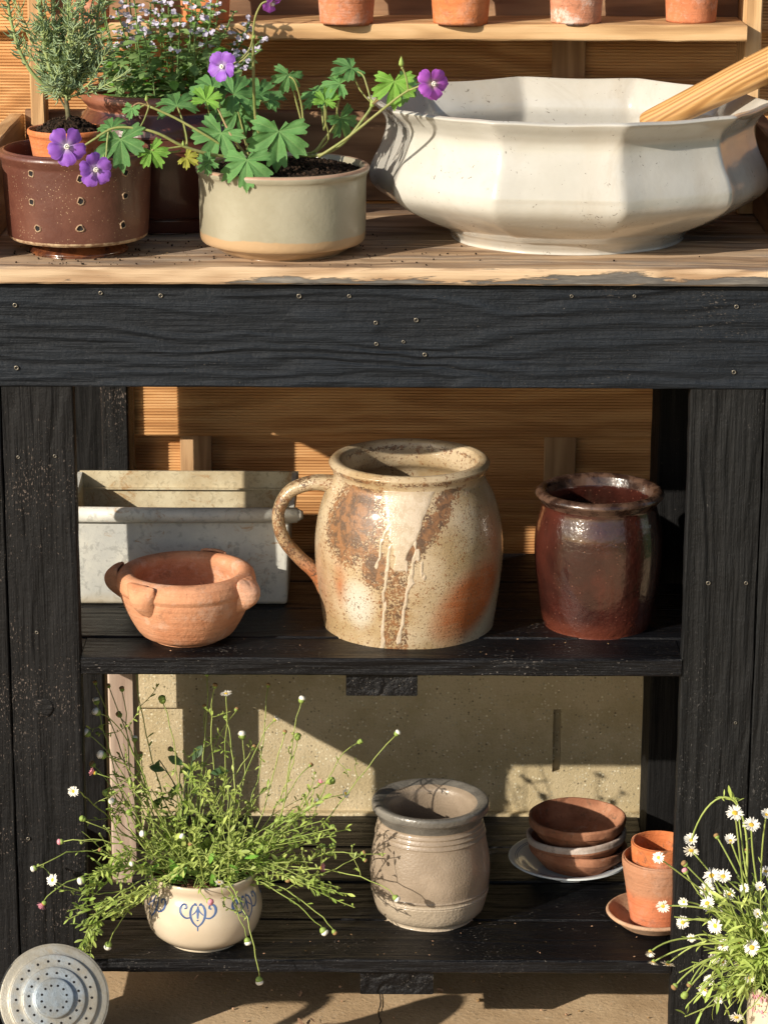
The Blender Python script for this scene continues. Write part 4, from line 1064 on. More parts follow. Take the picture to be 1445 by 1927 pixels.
# --- grey green bushy plant in the small pot
def bushy():
    rr = random.Random(21); c, zz = PLANT1
    root = c + Vector((0.001, 0, zz + .012))
    t = thing('curry_plant', 'grey green needle leaved bushy plant growing from the small orange pot', 'plant', root)
    tb = at(124, 182, c.y) - root
    mb = MB(); mb.tube(bez((0, 0, -.02), (.001, 0, -.005), (tb.x * .3, 0, tb.z * .5), tb, 8), [.0032, .003, .0027, .0026, .0025, .0024, .0023, .0022, .002], 8)
    mb.tube(bez((0.006, .002, -.02), (.004, 0, 0), (tb.x - .008, .004, tb.z * .7), tb + Vector((-.010, .004, .012)), 8), .0012, 6)
    mb.make('trunk', M['trunk'], t)
    st, nd, pale = MB(), MB(), MB()
    def needles(P, dens, L):
        for i in range(len(P) - 1):
            for k in range(dens):
                f = rr.random(); p = P[i].lerp(P[i+1], f); tg = (P[i+1] - P[i]).normalized()
                o = tg.orthogonal(); o.rotate(Matrix.Rotation(rr.random() * 6.28, 3, tg))
                d = (tg * rr.uniform(.4, 1.2) + o).normalized(); l = L * rr.uniform(.5, 1.2)
                q = p + d * l * .55; e = q + (d + tg * .7).normalized() * l * .5
                nd.tube([p, q, e], [.00065, .0007, .0003], 4, 1 if rr.random() < .35 else 0, cap=False)
    tips = []
    for k in range(36):
        # aim at a point of a flattened fan of foliage seen in the photo
        px = rr.gauss(118, 62); py = rr.uniform(-70, 165)
        lim = 108 if py < 120 else 100
        px = max(118 - lim * 1.05, min(118 + lim * 1.02, px))
        if py > 100: px = 118 + (px - 118) * 1.25
        tgt = at(px, py, c.y + rr.uniform(-.05, .05)) - root
        s0 = tb + rv(rr, .004) + Vector((0, 0, rr.uniform(-.008, .014)))
        mid = s0.lerp(tgt, .45) + Vector((0, 0, -.012 * abs(tgt.x - s0.x) / .05)) + rv(rr, .006)
        P = bez(s0, s0.lerp(mid, .6), mid, tgt, 9)
        P = [p + rv(rr, .0012) for p in P]
        st.tube(P, [.0011 * (1 - .6 * i / 9) for i in range(10)], 5)
        needles(P[2:], 6, .0105)
        for j in range(2):                       # side twigs
            b = P[rr.randint(3, 8)]; e = b + Vector((rr.uniform(-1, 1), rr.uniform(-1, 1), rr.uniform(.2, 1.3))).normalized() * rr.uniform(.012, .026)
            Q = bez(b, b.lerp(e, .4), b.lerp(e, .7) + Vector((0, 0, -.002)), e, 4)
            st.tube(Q, .0006, 4); needles(Q, 6, .008)
    for k, (px0, px1) in enumerate(((85, 68), (137, 125), (172, 195), (150, 160), (30, 8), (105, 98))):   # thick pale upright stems
        a = at(px0, 150, c.y - .01 - .01 * (k % 2)) - root; e = at(px1, -60, c.y - .02 + .01 * (k % 3)) - root
        P = bez(tb, a, a.lerp(e, .5), e, 12)
        pale.tube(P, [.0021 * (1 - .35 * i / 12) for i in range(13)], 7); needles(P[4:], 9, .012)
    st.make('twigs', M['needle_stem'], t)['kind'] = 'stuff'
    nd.make('needles', [M['needle'], M['needle_stem']], t)['kind'] = 'stuff'
    pale.make('upright_stems', M['needle_stem'], t)['kind'] = 'stuff'
bushy()

# --- catmint in the tall brown jar
def catmint():
    rr = random.Random(5); c, zt_ = JARB; root = c + Vector((0, 0, zt_ - .01))
    t = thing('catmint', 'bushy catmint with small green leaves and pale lavender flower spikes in the tall brown jar', 'plant', root)
    st, lf, fl, cal = MB(), MB(), MB(), MB()
    def blossom(p, s=1):
        for _ in range(rr.randint(1, 3)):
            d = rv(rr).normalized(); d.z = abs(d.z) * .3; d.y -= .5; d.normalize()
            cal.tube([p, p + d * .004 * s], [.0009 * s, .0013 * s], 5)
            q = p + d * .0045 * s
            if rr.random() < .8:
                fl.tube([q, q + d * .004 * s], [.0008 * s, .0015 * s], 6)
                for k in range(3): fl.leaf(q + d * .0035 * s, d + rv(rr, .7), Vector((0, -1, .3)), .0048 * s, .0036 * s, 0, .1, .2)
    stems = []
    for k in range(20):
        px = rr.uniform(185, 470); py = rr.uniform(-40, 130)
        stems.append((px, py, rr.uniform(-.055, .055), py < 20 and rr.random() < .5))
    for (px, py) in ((250, -30), (222, 20), (235, -40), (305, -40), (370, -30), (420, -30), (440, 20), (470, 40), (488, 95), (495, 70), (450, 75), (260, 40), (400, 10), (230, 60), (340, 30), (285, 5)):
        stems.append((px, py, rr.uniform(-.06, .0), True))
    for px, py, dy, fls in stems:
        e = at(px, py, c.y + dy) - root
        a = Vector((max(-.06, min(.06, e.x * .55)) + rr.uniform(-.015, .015), dy * .6 + rr.uniform(-.02, .02), 0))
        if a.length > .062: a *= .062 / a.length
        P = bez(a, a + Vector((0, 0, .02)), a.lerp(e, .6) + Vector((0, 0, .004)), e, 12); P = [p + rv(rr, .001) for p in P]
        st.tube(P, .0008, 5)
        n = len(P)
        for i in range(1, n):
            if rr.random() < .9:
                tg = (P[i] - P[i-1]).normalized(); o = tg.orthogonal(); o.rotate(Matrix.Rotation(rr.random() * 3.14, 3, tg))
                top = fls and i > n * .62
                for s_ in (-1, 1):
                    d = (o * s_ + tg * .35 + Vector((0, -.2, rr.uniform(-.3, .3)))).normalized(); l = rr.uniform(.010, .018) * (.45 if top else 1)
                    lf.leaf(P[i], d, Vector((0, -.3, 1)) + rv(rr, .3), l, l * .58, 1 if rr.random() < .18 else 0, .12, .25)
            if fls and i > n * .6: blossom(P[i] + rv(rr, .0015), rr.uniform(.8, 1.25))
    for k in range(110):                          # dense low leaves over the rim
        a = rr.random() * 6.28; q = .066 * math.sqrt(rr.random()); h = rr.uniform(.0, .050)
        p = Vector((q * math.cos(a), q * math.sin(a) , h + .004))
        l = rr.uniform(.009, .018)
        lf.leaf(p, Vector((math.cos(a), math.sin(a) - .3, rr.uniform(-.5, .6))), Vector((0, -.3, 1)) + rv(rr, .4), l, l * .62, 1 if rr.random() < .3 else 0, .12, .3)
    st.make('stems', M['mint'], t)['kind'] = 'stuff'; lf.make('leaves', [M['mint'], M['leaf_young']], t)['kind'] = 'stuff'
    fl.make('blossoms', M['mint_flower'], t)['kind'] = 'stuff'; cal.make('calyces', M['mint'], t)['kind'] = 'stuff'
catmint()

# --- geranium
def ger_leaf_mesh(seed, fold=0.2, droop=.2, lobes=5):
    rr = random.Random(seed); n, m = 170, 9; vs = [(0, 0, 0)]; fs = []; vein = [1.0]
    A = [0, .92, -.92, 1.85, -1.85][:lobes]; Ls = [1.0, .95, .95, .80, .80]; Ls = [l * rr.uniform(.93, 1.05) for l in Ls]
    A = [a + rr.uniform(-.05, .05) for a in A]
    for j in range(n + 1):
        a = -2.62 + 5.24 * j / n; r_ = .30; dl = 9
        for ai, li in zip(A, Ls):
            d = abs(a - ai); dl = min(dl, d)
            w = .485
            f = 1 - min(1, d / .47) ** 7 if d < w else 0
            # each lobe itself is cut into three teeth groups
            tooth = (1 - .26 * (d / .46) ** 2) * (.93 + .07 * math.cos((a - ai) * 2 * math.pi / .27) + .018 * math.cos((a - ai) * 2 * math.pi / .10))
            r_ = max(r_, li * (.32 + .68 * max(0, f) ** .6) * tooth if f > 0 else .30)
        for i in range(1, m + 1):
            t_ = i / m; q = r_ * t_
            # ribs: raised between the lobes' midribs
            z = .09 * math.sin(min(dl / .46, 1) * math.pi / 2) * t_ - droop * q * q + fold * abs(math.sin(a)) * q * .5
            z += .035 * math.sin(q * 9 + a * 2.2) * t_ + .03 * mn.noise(Vector((math.cos(a) * q * 3, math.sin(a) * q * 3, seed)))
            vs.append((q * math.sin(a), q * math.cos(a), z))
            vein.append(max(0, 1 - dl * q / .022) + .35 * max(0, 1 - abs(((q * 6 + dl * 5) % 1) - .5) / .12))
    for j in range(n):
        for i in range(m):
            a0 = 1 + j * m + i; b0 = a0 + m
            if i == 0: fs.append((0, b0, a0))
            else: fs.append((a0 - 1, b0 - 1, b0, a0))
    me = bpy.data.meshes.new('leaf'); me.from_pydata(vs, [], fs); me.shade_smooth()
    at_ = me.attributes.new('vein', 'FLOAT', 'POINT'); at_.data.foreach_set('value', [min(1, v) for v in vein])
    return me
def aim(o, loc, nrm, upd, size):
    """place o: its +Z to nrm, its +Y towards upd"""
    n_ = Vector(nrm).normalized(); y = Vector(upd) - n_ * Vector(upd).dot(n_); y.normalize(); x = y.cross(n_)
    m_ = Matrix((x, y, n_)).transposed().to_4x4(); m_.translation = loc
    o.matrix_local = m_ @ Matrix.Diagonal((size, size, size, 1))
RG = Vector((1, 0, 0)); UP = Vector((0, 0, 1)); TO = Vector((0, -1, .25)).normalized()
def petal_mesh(seed):
    rr = random.Random(seed); n, m = 10, 9; vs, fs, tt, ve = [], [], [], []
    for i in range(n + 1):
        t_ = i / n
        w = (.05 + .41 * math.sin(min(1, t_ ** 1.25 * 1.1) * math.pi * .6)) * (1 if t_ < .86 else 1 - (t_ - .86) * 2.4)
        for j in range(m + 1):
            s_ = -1 + 2 * j / m
            y = t_ * (1 - .10 * s_ * s_ * t_ + (.03 * math.cos(s_ * 7)) * t_ ** 3); x = s_ * w
            z = .18 * math.sin(t_ * 2.4) - .05 * t_ ** 3 + .05 * math.cos(s_ * 3.1) * t_ + .03 * mn.noise(Vector((x * 4, y * 4, seed)))
            vs.append((x, y, z)); tt.append(t_); ve.append(max(0, 1 - abs(((s_ * 3.2) % 1) - .5) / .13) * (.8 - .3 * t_) * (1 if .1 < t_ < .92 else .2))
    for i in range(n):
        for j in range(m): a = i * (m+1) + j; fs.append((a, a+1, a+m+2, a+m+1))
    me = bpy.data.meshes.new('petal'); me.from_pydata(vs, [], fs); me.shade_smooth()
    for nm, dd in (('tt', tt), ('vein', ve)): me.attributes.new(nm, 'FLOAT', 'POINT').data.foreach_set('value', dd)
    return me

def geranium():
    rr = random.Random(9); c, zt_ = GER; root = c + Vector((0, 0, zt_))
    t = thing('geranium', 'cranesbill geranium with lobed green leaves and purple flowers in the cream planter', 'plant', root)
    P = lambda px, py, dy: at(px, py, c.y + dy) - root
    LV = [ # px, py of the leaf's heart, size px, depth, tip direction (deg, 0 = up in the picture, clockwise), lean (x, z of the normal), material, stem origin px,py
     (525,247,62,-.050,185,( .1,.25),'leaf_dark',(520,300)), (465,301,52,-.075,180,(-.1,.5),'leaf_dark',(500,300)), (417,250,52,-.055,205,(-.25,.35),'leaf_dark',(455,300)),
     (333,200,44,-.030,-10,(-.1,1.1),'leaf_dark',(352,290)), (388,190,32,-.045,10,(0,.6),'leaf_young',(430,270)), (440,178,52,-.01,70,( .3,1.1),'leaf_dark',(470,290)),
     (400,165,46,.0,-30,(-.2,1.2),'leaf_dark',(440,290)),
     (485,180,46,.0,80,(.3,1.5),'leaf_dark',(480,290)), (543,140,32,-.03,200,(.2,.25),'leaf_dark',(575,255)), (446,212,40,.0,160,(.1,.4),'leaf_dark',(470,300)),
     (662,128,36,-.02,230,(.2,1.6),'leaf_dark',(700,195)), (640,158,36,-.03,-80,(0,1.5),'leaf_dark',(635,215)), (612,192,26,-.04,10,(0,.5),'leaf_young',(610,245)),
     (604,178,38,.01,-70,(0,1.6),'leaf_dark',(610,245)), (640,222,40,-.03,150,(.9,.3),'leaf_dark',(640,245)), (742,153,44,-.06,180,(-.1,.25),'leaf_young',(700,195)),
     (756,160,32,-.035,120,(.3,.3),'leaf_dark',(762,172)),
     (228,262,52,-.085,170,(-.2,.5),'leaf_dark',(270,240)), (212,243,32,-.075,-20,(-.2,.9),'leaf_dark',(270,245)), (284,284,34,-.09,150,(.1,.5),'leaf_young',(340,283)),
     (351,297,22,-.095,130,(-.1,.9),'leaf_old',(375,300)), (508,187,20,-.02,60,(.2,1.2),'leaf_dark',(490,190)), (250,203,19,-.06,190,(-.3,.4),'leaf_dark',(275,196)),
     (490,240,30,.0,100,(0,1),'leaf_dark',(480,300)), (395,305,26,-.08,230,(-.2,.7),'leaf_dark',(420,300)), (420,205,34,.01,-60,(-.3,.8),'leaf_dark',(450,280))]
    meshes = [ger_leaf_mesh(k, fo, dr) for k, (fo, dr) in enumerate(((.25,.2),(.05,.35),(.4,.1),(.15,.45),(.5,.25)))]
    vstem = MB()
    for k, (px, py, s, dy, ang, (nx, nz), mt, (sx, sy)) in enumerate(LV):
        p = P(px, py, dy); me = meshes[k % 5].copy(); me.materials.append(M[mt])
        o = bpy.data.objects.new('leaf', me); C.objects.link(o); o.parent = t
        a = R(ang); upd = RG * math.sin(a) + UP * math.cos(a)
        aim(o, p, Vector((nx, -1, nz)), upd, s * mpp(root + p) * 1.2)
        if mt == 'leaf_old': o['label'] = 'small yellowing leaf'
        if mt == 'leaf_young' and px == 742: o['label'] = 'fresh bright green leaf reaching over the basin'
        # leaf stalk
        q = P(sx, sy, min(dy * .5, 0) if sy > 230 else dy)
        mid = p.lerp(q, .5) + Vector((rr.uniform(-.006, .006), .004, -.004))
        vstem.tube(bez(p + Vector((0, .0006, 0)), p.lerp(mid, .6) + Vector((0, .003, .002)), mid, q, 8), [.0008] * 4 + [.0010] * 5, 6)
    vstem.make('leaf_stalks', M['stem'], t)['kind'] = 'stuff'
    def stalk(pts, r0, r1, mt='stem'):
        Q = [P(*q) for q in pts]; out = []
        for i in range(len(Q) - 1):
            p0 = Q[max(i-1, 0)]; p1 = Q[i]; p2 = Q[i+1]; p3 = Q[min(i+2, len(Q)-1)]
            for j in range(5):
                u = j / 5; out.append(.5 * ((2*p1) + (-p0+p2)*u + (2*p0-5*p1+4*p2-p3)*u*u + (-p0+3*p1-3*p2+p3)*u**3))
        out.append(Q[-1]); n = len(out)
        mb = MB(); mb.tube(out, [r0 + (r1 - r0) * i / (n - 1) for i in range(n)], 8); mb.blob(out[-1], r1 * 1.6, 1, k=.2)
        return mb.make('stem', M[mt], t)
    stalk([(560,292,-.02),(600,292,-.04),(645,270,-.04),(690,215,-.04),(700,197,-.04)], .0017, .0014)
    stalk([(600,295,-.04),(650,262,-.05),(700,222,-.06),(745,186,-.07),(768,170,-.075)], .0015, .0011)
    stalk([(700,197,-.04),(720,180,-.05),(735,160,-.06)], .0010, .0009, 'stem_red')
    stalk([(700,197,-.04),(690,160,-.035),(682,140,-.03),(668,134,-.02)], .0010, .0009)
    stalk([(768,170,-.075),(782,165,-.08),(796,158,-.085)], .0009, .0008)
    stalk([(768,170,-.075),(764,145,-.075),(757,128,-.075)], .0009, .0010)
    stalk([(555,293,-.02),(590,286,-.03),(610,262,-.03),(632,232,-.03),(634,205,-.03),(642,170,-.03)], .0014, .0011)
    stalk([(590,290,-.03),(618,262,-.03),(612,225,-.04),(611,200,-.04)], .0010, .0008)
    stalk([(572,255,-.02),(568,200,-.02),(556,155,-.03),(546,145,-.03)], .0010, .0009)
    stalk([(505,300,-.03),(484,240,-.02),(478,170,-.03),(477,100,-.035),(476,72,-.04)], .0017, .0013)
    stalk([(476,72,-.04),(470,92,-.045),(455,110,-.05),(440,122,-.055)], .0010, .0008)
    stalk([(476,72,-.04),(480,35,-.045),(492,8,-.05),(506,2,-.05)], .0011, .0009)
    stalk([(470,100,-.04),(452,116,-.04),(425,118,-.03)], .0009, .0007)
    stalk([(470,300,-.05),(400,291,-.07),(345,275,-.08),(300,252,-.085),(262,242,-.085),(215,241,-.085),(178,262,-.09),(150,280,-.092)], .0017, .0010)
    stalk([(455,300,-.05),(400,262,-.06),(330,222,-.06),(281,200,-.06)], .0013, .0012)
    stalk([(281,200,-.06),(262,194,-.06),(250,200,-.06)], .0009, .0007, 'stem_red')
    stalk([(281,200,-.06),(276,188,-.062),(277,184,-.062)], .0010, .0004, 'stem_red')
    stalk([(281,200,-.06),(272,225,-.065),(262,243,-.07)], .0008, .0007)
    stalk([(205,242,-.085),(202,270,-.09),(200,295,-.094),(194,306,-.096)], .0009, .0009)
    stalk([(345,275,-.08),(310,280,-.085),(288,282,-.09)], .0009, .0008)
    stalk([(352,290,-.06),(352,262,-.055),(345,230,-.04),(335,203,-.03)], .0009, .0008)
    stalk([(470,298,-.05),(440,262,-.06),(420,225,-.05),(405,190,-.04)], .0013, .0009, 'stem_red')
    # buds
    for px, py, dy, s in ((755,118,-.075,8),(276,186,-.062,5),(478,68,-.04,6),(345,272,-.08,5),(700,196,-.04,7),(196,300,-.094,6)):
        mb = MB(); p = P(px, py, dy); k = s * mpp(root + p)
        pv, pf = lathe_geo(smooth_prof([(0, -k), (k * .55, -k * .6), (k * .6, 0), (k * .35, k * .9), (k * .08, k * 1.4), (0, k * 1.9)], 3), 14)
        mb.add([p + Vector(q) for q in pv], pf); mb.make('bud', M['calyx'], t)
    pm = [petal_mesh(k) for k in range(3)]
    for q in pm: q.materials.append(M['petal_purple'])
    pm2 = [q.copy() for q in pm]
    for q in pm2: q.materials[0] = M['petal_pinkish']
    FL = [(421,125,28,-.06,(-.35,-1,.10),pm),(813,157,29,-.09,(.35,-1,.05),pm2),(125,276,34,-.10,(.25,-1,.15),pm),(178,318,31,-.105,(.45,-1,.0),pm),(511,4,20,-.052,(.5,-.5,-.6),pm2)]
    for (px, py, s, dy, nr, ms) in FL:
        p = P(px, py, dy); k = s * 1.12 * mpp(root + p); n_ = Vector(nr).normalized()
        f = bpy.data.objects.new('flower', None); C.objects.link(f); f.parent = t
        f.rotation_euler = n_.to_track_quat('Z', 'Y').to_euler(); f.location = p; f.empty_display_size = .01
        a0 = rr.random()
        for j in range(5):
            o = bpy.data.objects.new('petal', ms[(j + px) % 3]); C.objects.link(o); o.parent = f
            cup = rr.uniform(-.15, .45)
            o.rotation_euler = (cup, 0, 2 * math.pi * j / 5 + a0 + rr.uniform(-.08, .08)); o.scale = (k, k, k)
            o.rotation_euler = (Matrix.Rotation(2 * math.pi * j / 5 + a0, 3, 'Z') @ Matrix.Rotation(cup, 3, 'X') @ Matrix.Rotation(rr.uniform(.12, .35), 3, 'Y')).to_euler()
        mb = MB()
        for j in range(10):
            a = j * .63; d = Vector((math.cos(a) * .35, math.sin(a) * .35, 1)).normalized()
            mb.tube([(0, 0, .0), d * k * .30], k * .022, 5); mb.blob(d * k * .32, k * .05, j)
        mb.tube([(0, 0, 0), (0, 0, k * .45)], k * .04, 6)
        mb.make('stamens', M['ray'], f)
        mb = MB(); pv, pf = lathe_geo(smooth_prof([(0, -k * .25), (k * .12, -k * .2), (k * .16, -.02 * k), (0, .0)], 2), 12); mb.add(pv, pf)
        mb.make('sepals', M['calyx'], f)
geranium()

# --- fleabane (small daisies)
def daisy_mesh(seed, openness=1.0, mats=('ray',)):
    """unit radius flower head: rays, disc, calyx; axis +Z"""
    rr = random.Random(seed); mb = MB(); n = 26
    for j in range(n):
        a = 2 * math.pi * j / n + rr.uniform(-.08, .08); e = (1 - openness) * 1.2 + rr.uniform(-.15, .25)
        d = Vector((math.cos(a) * math.cos(e), math.sin(a) * math.cos(e), math.sin(e)))
        s_ = Vector((-math.sin(a), math.cos(a), 0)); l = rr.uniform(.82, 1.05); w = .085
        b = d * .28; m_ = d * (l * .7); tip = d * l + Vector((0, 0, -.05))
        mb.add([b - s_ * w * .6, b + s_ * w * .6, m_ - s_ * w, m_ + s_ * w, tip - s_ * w * .5, tip + s_ * w * .5], [(0,1,3,2),(2,3,5,4)], 0)
    vs, fs = lathe_geo([(0, .16), (.18, .14), (.30, .06), (.33, 0)], 14, .05, 3, seed); mb.add(vs, fs, 1)
    vs, fs = lathe_geo([(.33, .0), (.30, -.18), (.16, -.36), (.06, -.42), (0, -.42)], 12); mb.add(vs, fs, 2)
    me = bpy.data.meshes.new('daisy'); me.from_pydata(mb.v, [], mb.f)
    for k in (M[mats[0]], M['disc'], M['calyx']): me.materials.append(k)
    me.polygons.foreach_set('material_index', mb.mi); return me
def bud_mesh(seed, top='ray'):
    mb = MB(); vs, fs = lathe_geo(smooth_prof([(0, -.9), (.35, -.8), (.75, -.3), (.72, .1)], 3), 14, .05, 3, seed); mb.add(vs, fs, 1)
    vs, fs = lathe_geo(smooth_prof([(.72, .1), (.82, .45), (.62, .85), (.25, 1.0), (0, .95)], 3), 14, .15, 5, seed); mb.add(vs, fs, 0)
    me = bpy.data.meshes.new('bud'); me.from_pydata(mb.v, [], mb.f)
    me.materials.append(M[top]); me.materials.append(M['calyx']); me.polygons.foreach_set('material_index', mb.mi); me.shade_smooth(); return me
DM = [daisy_mesh(k, o_) for k, o_ in enumerate((1.0, .85, .6, .95, .45, .75))]
DP = [daisy_mesh(k + 20, o_, ('ray_pink',)) for k, o_ in enumerate((.6, .3))]
BM_ = [bud_mesh(1, 'ray'), bud_mesh(2, 'calyx'), bud_mesh(3, 'ray_pink'), bud_mesh(4, 'seed')]

def small_leaves(mb, P, rr, dens, L, i0=0, W=(.24, .40)):
    for i in range(i0, len(P) - 1):
        for _ in range(dens):
            if rr.random() < .55: continue
            p = P[i].lerp(P[i+1], rr.random()); tg = (P[i+1] - P[i]).normalized(); d = (tg * rr.uniform(.3, 1) + rv(rr, .9)).normalized()
            l = L * rr.uniform(.5, 1.2); mb.leaf(p, d, Vector((0, -.4, 1)) + rv(rr, .5), l, l * rr.uniform(*W), 1 if rr.random() < .25 else 0, .15, rr.uniform(-.1, .4))

def fleabane_left():
    rr = random.Random(77); c, zt_ = FLEA; root = c + Vector((0, 0, zt_))
    t = thing('fleabane', 'straggly wiry plant with tiny leaves and white buds spilling out of the painted pot', 'plant', root)
    P = lambda px, py, dy: at(px, py, c.y + dy) - root
    # px, py, kind, radius px, depth
    HD = [(426,1305,'d',12,-.02),(568,1317,'w',8,0),(518,1354,'d',11,0),(456,1384,'w',9,.05),(182,1320,'w',8,.02),(183,1340,'w',9,-.02),(164,1380,'w',9,-.02),
          (254,1391,'w',7,.03),(193,1421,'w',10,-.03),(179,1454,'P',13,-.05),(175,1439,'b',7,0),(139,1489,'d',12,-.075),(213,1508,'w',8,-.04),(199,1493,'g',7,-.03),
          (244,1530,'g',7,-.03),(157,1541,'g',7,-.075),(271,1569,'w',8,-.05),(115,1584,'p',7,-.08),(65,1634,'w',7,-.09),(100,1656,'d',13,-.09),(155,1657,'w',9,-.085),
          (83,1700,'P',14,-.095),(162,1737,'g',8,-.085),(204,1779,'w',9,-.06),(413,1660,'d',9,-.075),(395,1696,'p',8,-.095),(488,1845,'w',9,-.09),(466,1771,'w',8,-.085),
          (609,1752,'w',9,-.05),(629,1754,'s',6,-.05),(604,1633,'P',11,-.03),(683,1605,'b',5,.0),(686,1618,'s',5,0),(621,1606,'g',7,.02),(606,1592,'g',7,.02),
          (601,1475,'P',10,.04),(622,1470,'g',9,.04),(650,1493,'d',10,.03),(594,1511,'d',11,.02),(677,1396,'g',6,.05),(747,1380,'w',7,.05),(745,1690,'w',8,-.03),
          (306,1317,'g',9,.02),(541,1653,'s',8,-.03),(560,1387,'g',8,.03),(478,1407,'b',6,.05),(265,1420,'b',6,.04),(225,1345,'b',7,.03),(405,1291,'b',6,.04),(385,1330,'s',5,.08),
          (445,1335,'s',5,.08),(425,1350,'g',6,.05),(322,1410,'b',6,.06),(536,1378,'s',5,.03),(585,1440,'b',5,.05),(230,1297,'s',6,.03),(205,1291,'s',5,.03),(180,1285,'b',5,.05),
          (255,1250,'b',5,.06),(505,1290,'b',5,.08),(390,1268,'b',6,.08),(625,1556,'g',6,.0),(625,1592,'g',7,.02),(522,1545,'g',7,0),(345,1575,'w',7,-.06),(360,1590,'b',6,-.06),(250,1625,'w',6,-.07),(190,1600,'b',5,-.07)]
    lf = MB(); fine = MB(); i = 0
    for px, py, kd, s, dy in HD:
        e = P(px, py, dy)
        a = Vector((rr.uniform(-.03, .03), rr.uniform(-.03, .02), 0))
        if e.z < .01:                              # hangs over the rim
            d = Vector((e.x, e.y, 0)); d = d.normalized() if d.length > .01 else Vector((0, -1, 0))
            a = d * .03
            m1 = d * .052 + Vector((0, 0, .022)) + rv(rr, .006); m2 = Vector((e.x * .85, e.y, max(e.z * .2, e.z + .035))) + rv(rr, .01)
            if abs(e.x) < .03: m2 = Vector((e.x * .9, -.072, e.z + .04))
        else:
            m1 = a + Vector((e.x * .6, e.y * .2, e.z * .12 + .012)) + rv(rr, .03); m2 = a.lerp(e, .72) + Vector((0, 0, .018 if rr.random() < .6 else -.022)) + rv(rr, .022)
        Q = bez(a, m1, m2, e, 16)
        Q = [q + rv(rr, .0012) for q in Q]
        mb = MB(); mb.tube(Q, [.00085 - .0003 * k / 16 for k in range(17)], 5)
        mb.make('flower_stem', M['flea_stem'], t)
        small_leaves(lf, Q[:12], rr, 2, .0085, 1)
        k = s * mpp(root + e)
        me = {'d': DM[i % 6], 'w': BM_[0], 'g': BM_[1], 'p': BM_[2], 'b': BM_[3], 's': BM_[3], 'P': DP[i % 2]}[kd]
        o = bpy.data.objects.new('daisy' if kd in 'dP' else 'bud', me); C.objects.link(o); o.parent = t; o.location = e
        ax = (Q[-1] - Q[-3]).normalized()
        if kd == 'd' and py > 1480: ax = (ax + Vector((0, -1.2, .2))).normalized()
        o.rotation_euler = ax.to_track_quat('Z', 'Y').to_euler(); o.scale = (k, k, k); i += 1
        # a side twig or two
        for _ in range(rr.randint(1, 3)):
            b = Q[rr.randint(5, 13)]; e2 = b + Vector((rr.uniform(-1, 1), rr.uniform(-.6, .6), rr.uniform(-.3, 1))).normalized() * rr.uniform(.012, .045)
            T = bez(b, b.lerp(e2, .3) + rv(rr, .004), b.lerp(e2, .7) + rv(rr, .006), e2, 6); fine.tube(T, .0004, 4, cap=False)
            small_leaves(lf, T, rr, 2, .007)
            if rr.random() < .6: fine.blob(e2, rr.uniform(.0010, .0020), i)
    # body of foliage low over the pot
    for k in range(52):
        px = rr.gauss(390, 105); py = rr.uniform(1440, 1595) + abs(px - 390) * .22
        e = P(max(170, min(620, px)), py, rr.uniform(-.045, .06)); a = Vector((rr.uniform(-.042, .042), rr.uniform(-.04, .035), -.002))
        Q = bez(a, a + Vector((e.x * .2, 0, .02)) + rv(rr, .02), a.lerp(e, .7) + rv(rr, .022), e, 10); fine.tube(Q, .00055, 4, cap=False)
        small_leaves(lf, Q, rr, 5, .0115, 1)
    for px0, py0, px1, py1, dy in ((360,1620,210,1720,-.07),(300,1660,150,1735,-.09),(200,1690,155,1800,-.08),(450,1600,640,1560,-.02),(470,1620,650,1690,-.04),(250,1600,150,1690,-.08),(290,1640,195,1640,-.08)):
        for k in range(4):
            a = P(px0, py0, dy * .6); e = P(px1 + rr.uniform(-25, 25), py1 + rr.uniform(-20, 20), dy + rr.uniform(-.01, .01))
            Q = bez(a, a.lerp(e, .3) + rv(rr, .01), a.lerp(e, .7) + rv(rr, .008), e, 9); fine.tube(Q, .0006, 4, cap=False); small_leaves(lf, Q, rr, 6, .010)
    fine.make('fine_stems', M['flea_stem'], t)['kind'] = 'stuff'
    lf.make('foliage', [M['flea'], M['flea_stem']], t)['kind'] = 'stuff'
    mb = MB()
    for px, py, a, l in ((348,1440,-60,.020),(362,1432,30,.020),(312,1450,-75,.018),(395,1455,80,.020),(340,1475,-140,.018),(300,1430,200,.016),(305,1500,220,.018),(350,1470,10,.016)):
        p = P(px, py, .03); d = RG * math.sin(R(a)) + UP * math.cos(R(a)); mb.leaf(p, d, Vector((0, -1, .6)), l, l * .5, 0, .12, .15)
        mb.tube(bez(P(352, 1560, .02), P(352, 1510, .025), p.lerp(P(352,1500,.03), .4), p, 6), .0006, 5)
    mb.make('seedling_leaves', M['flea_leaf_dark'], t)['kind'] = 'stuff'
    mb = MB()
    for px, py, a, l in ((335,1640,200,.022),(400,1655,175,.020),(318,1628,150,.022),(352,1645,215,.018),(300,1640,240,.018),(395,1640,10,.014),(460,1630,60,.016),(430,1640,120,.014)):
        p = P(px, py - 14, -.035); d = RG * math.sin(R(a)) + UP * math.cos(R(a)) + Vector((0, -.3, 0)); mb.leaf(p, d, Vector((0, -.7, 1)), l, l * .42, 0, .1, .3)
    mb.make('broad_leaves', M['leaf_young'], t)['kind'] = 'stuff'
fleabane_left()

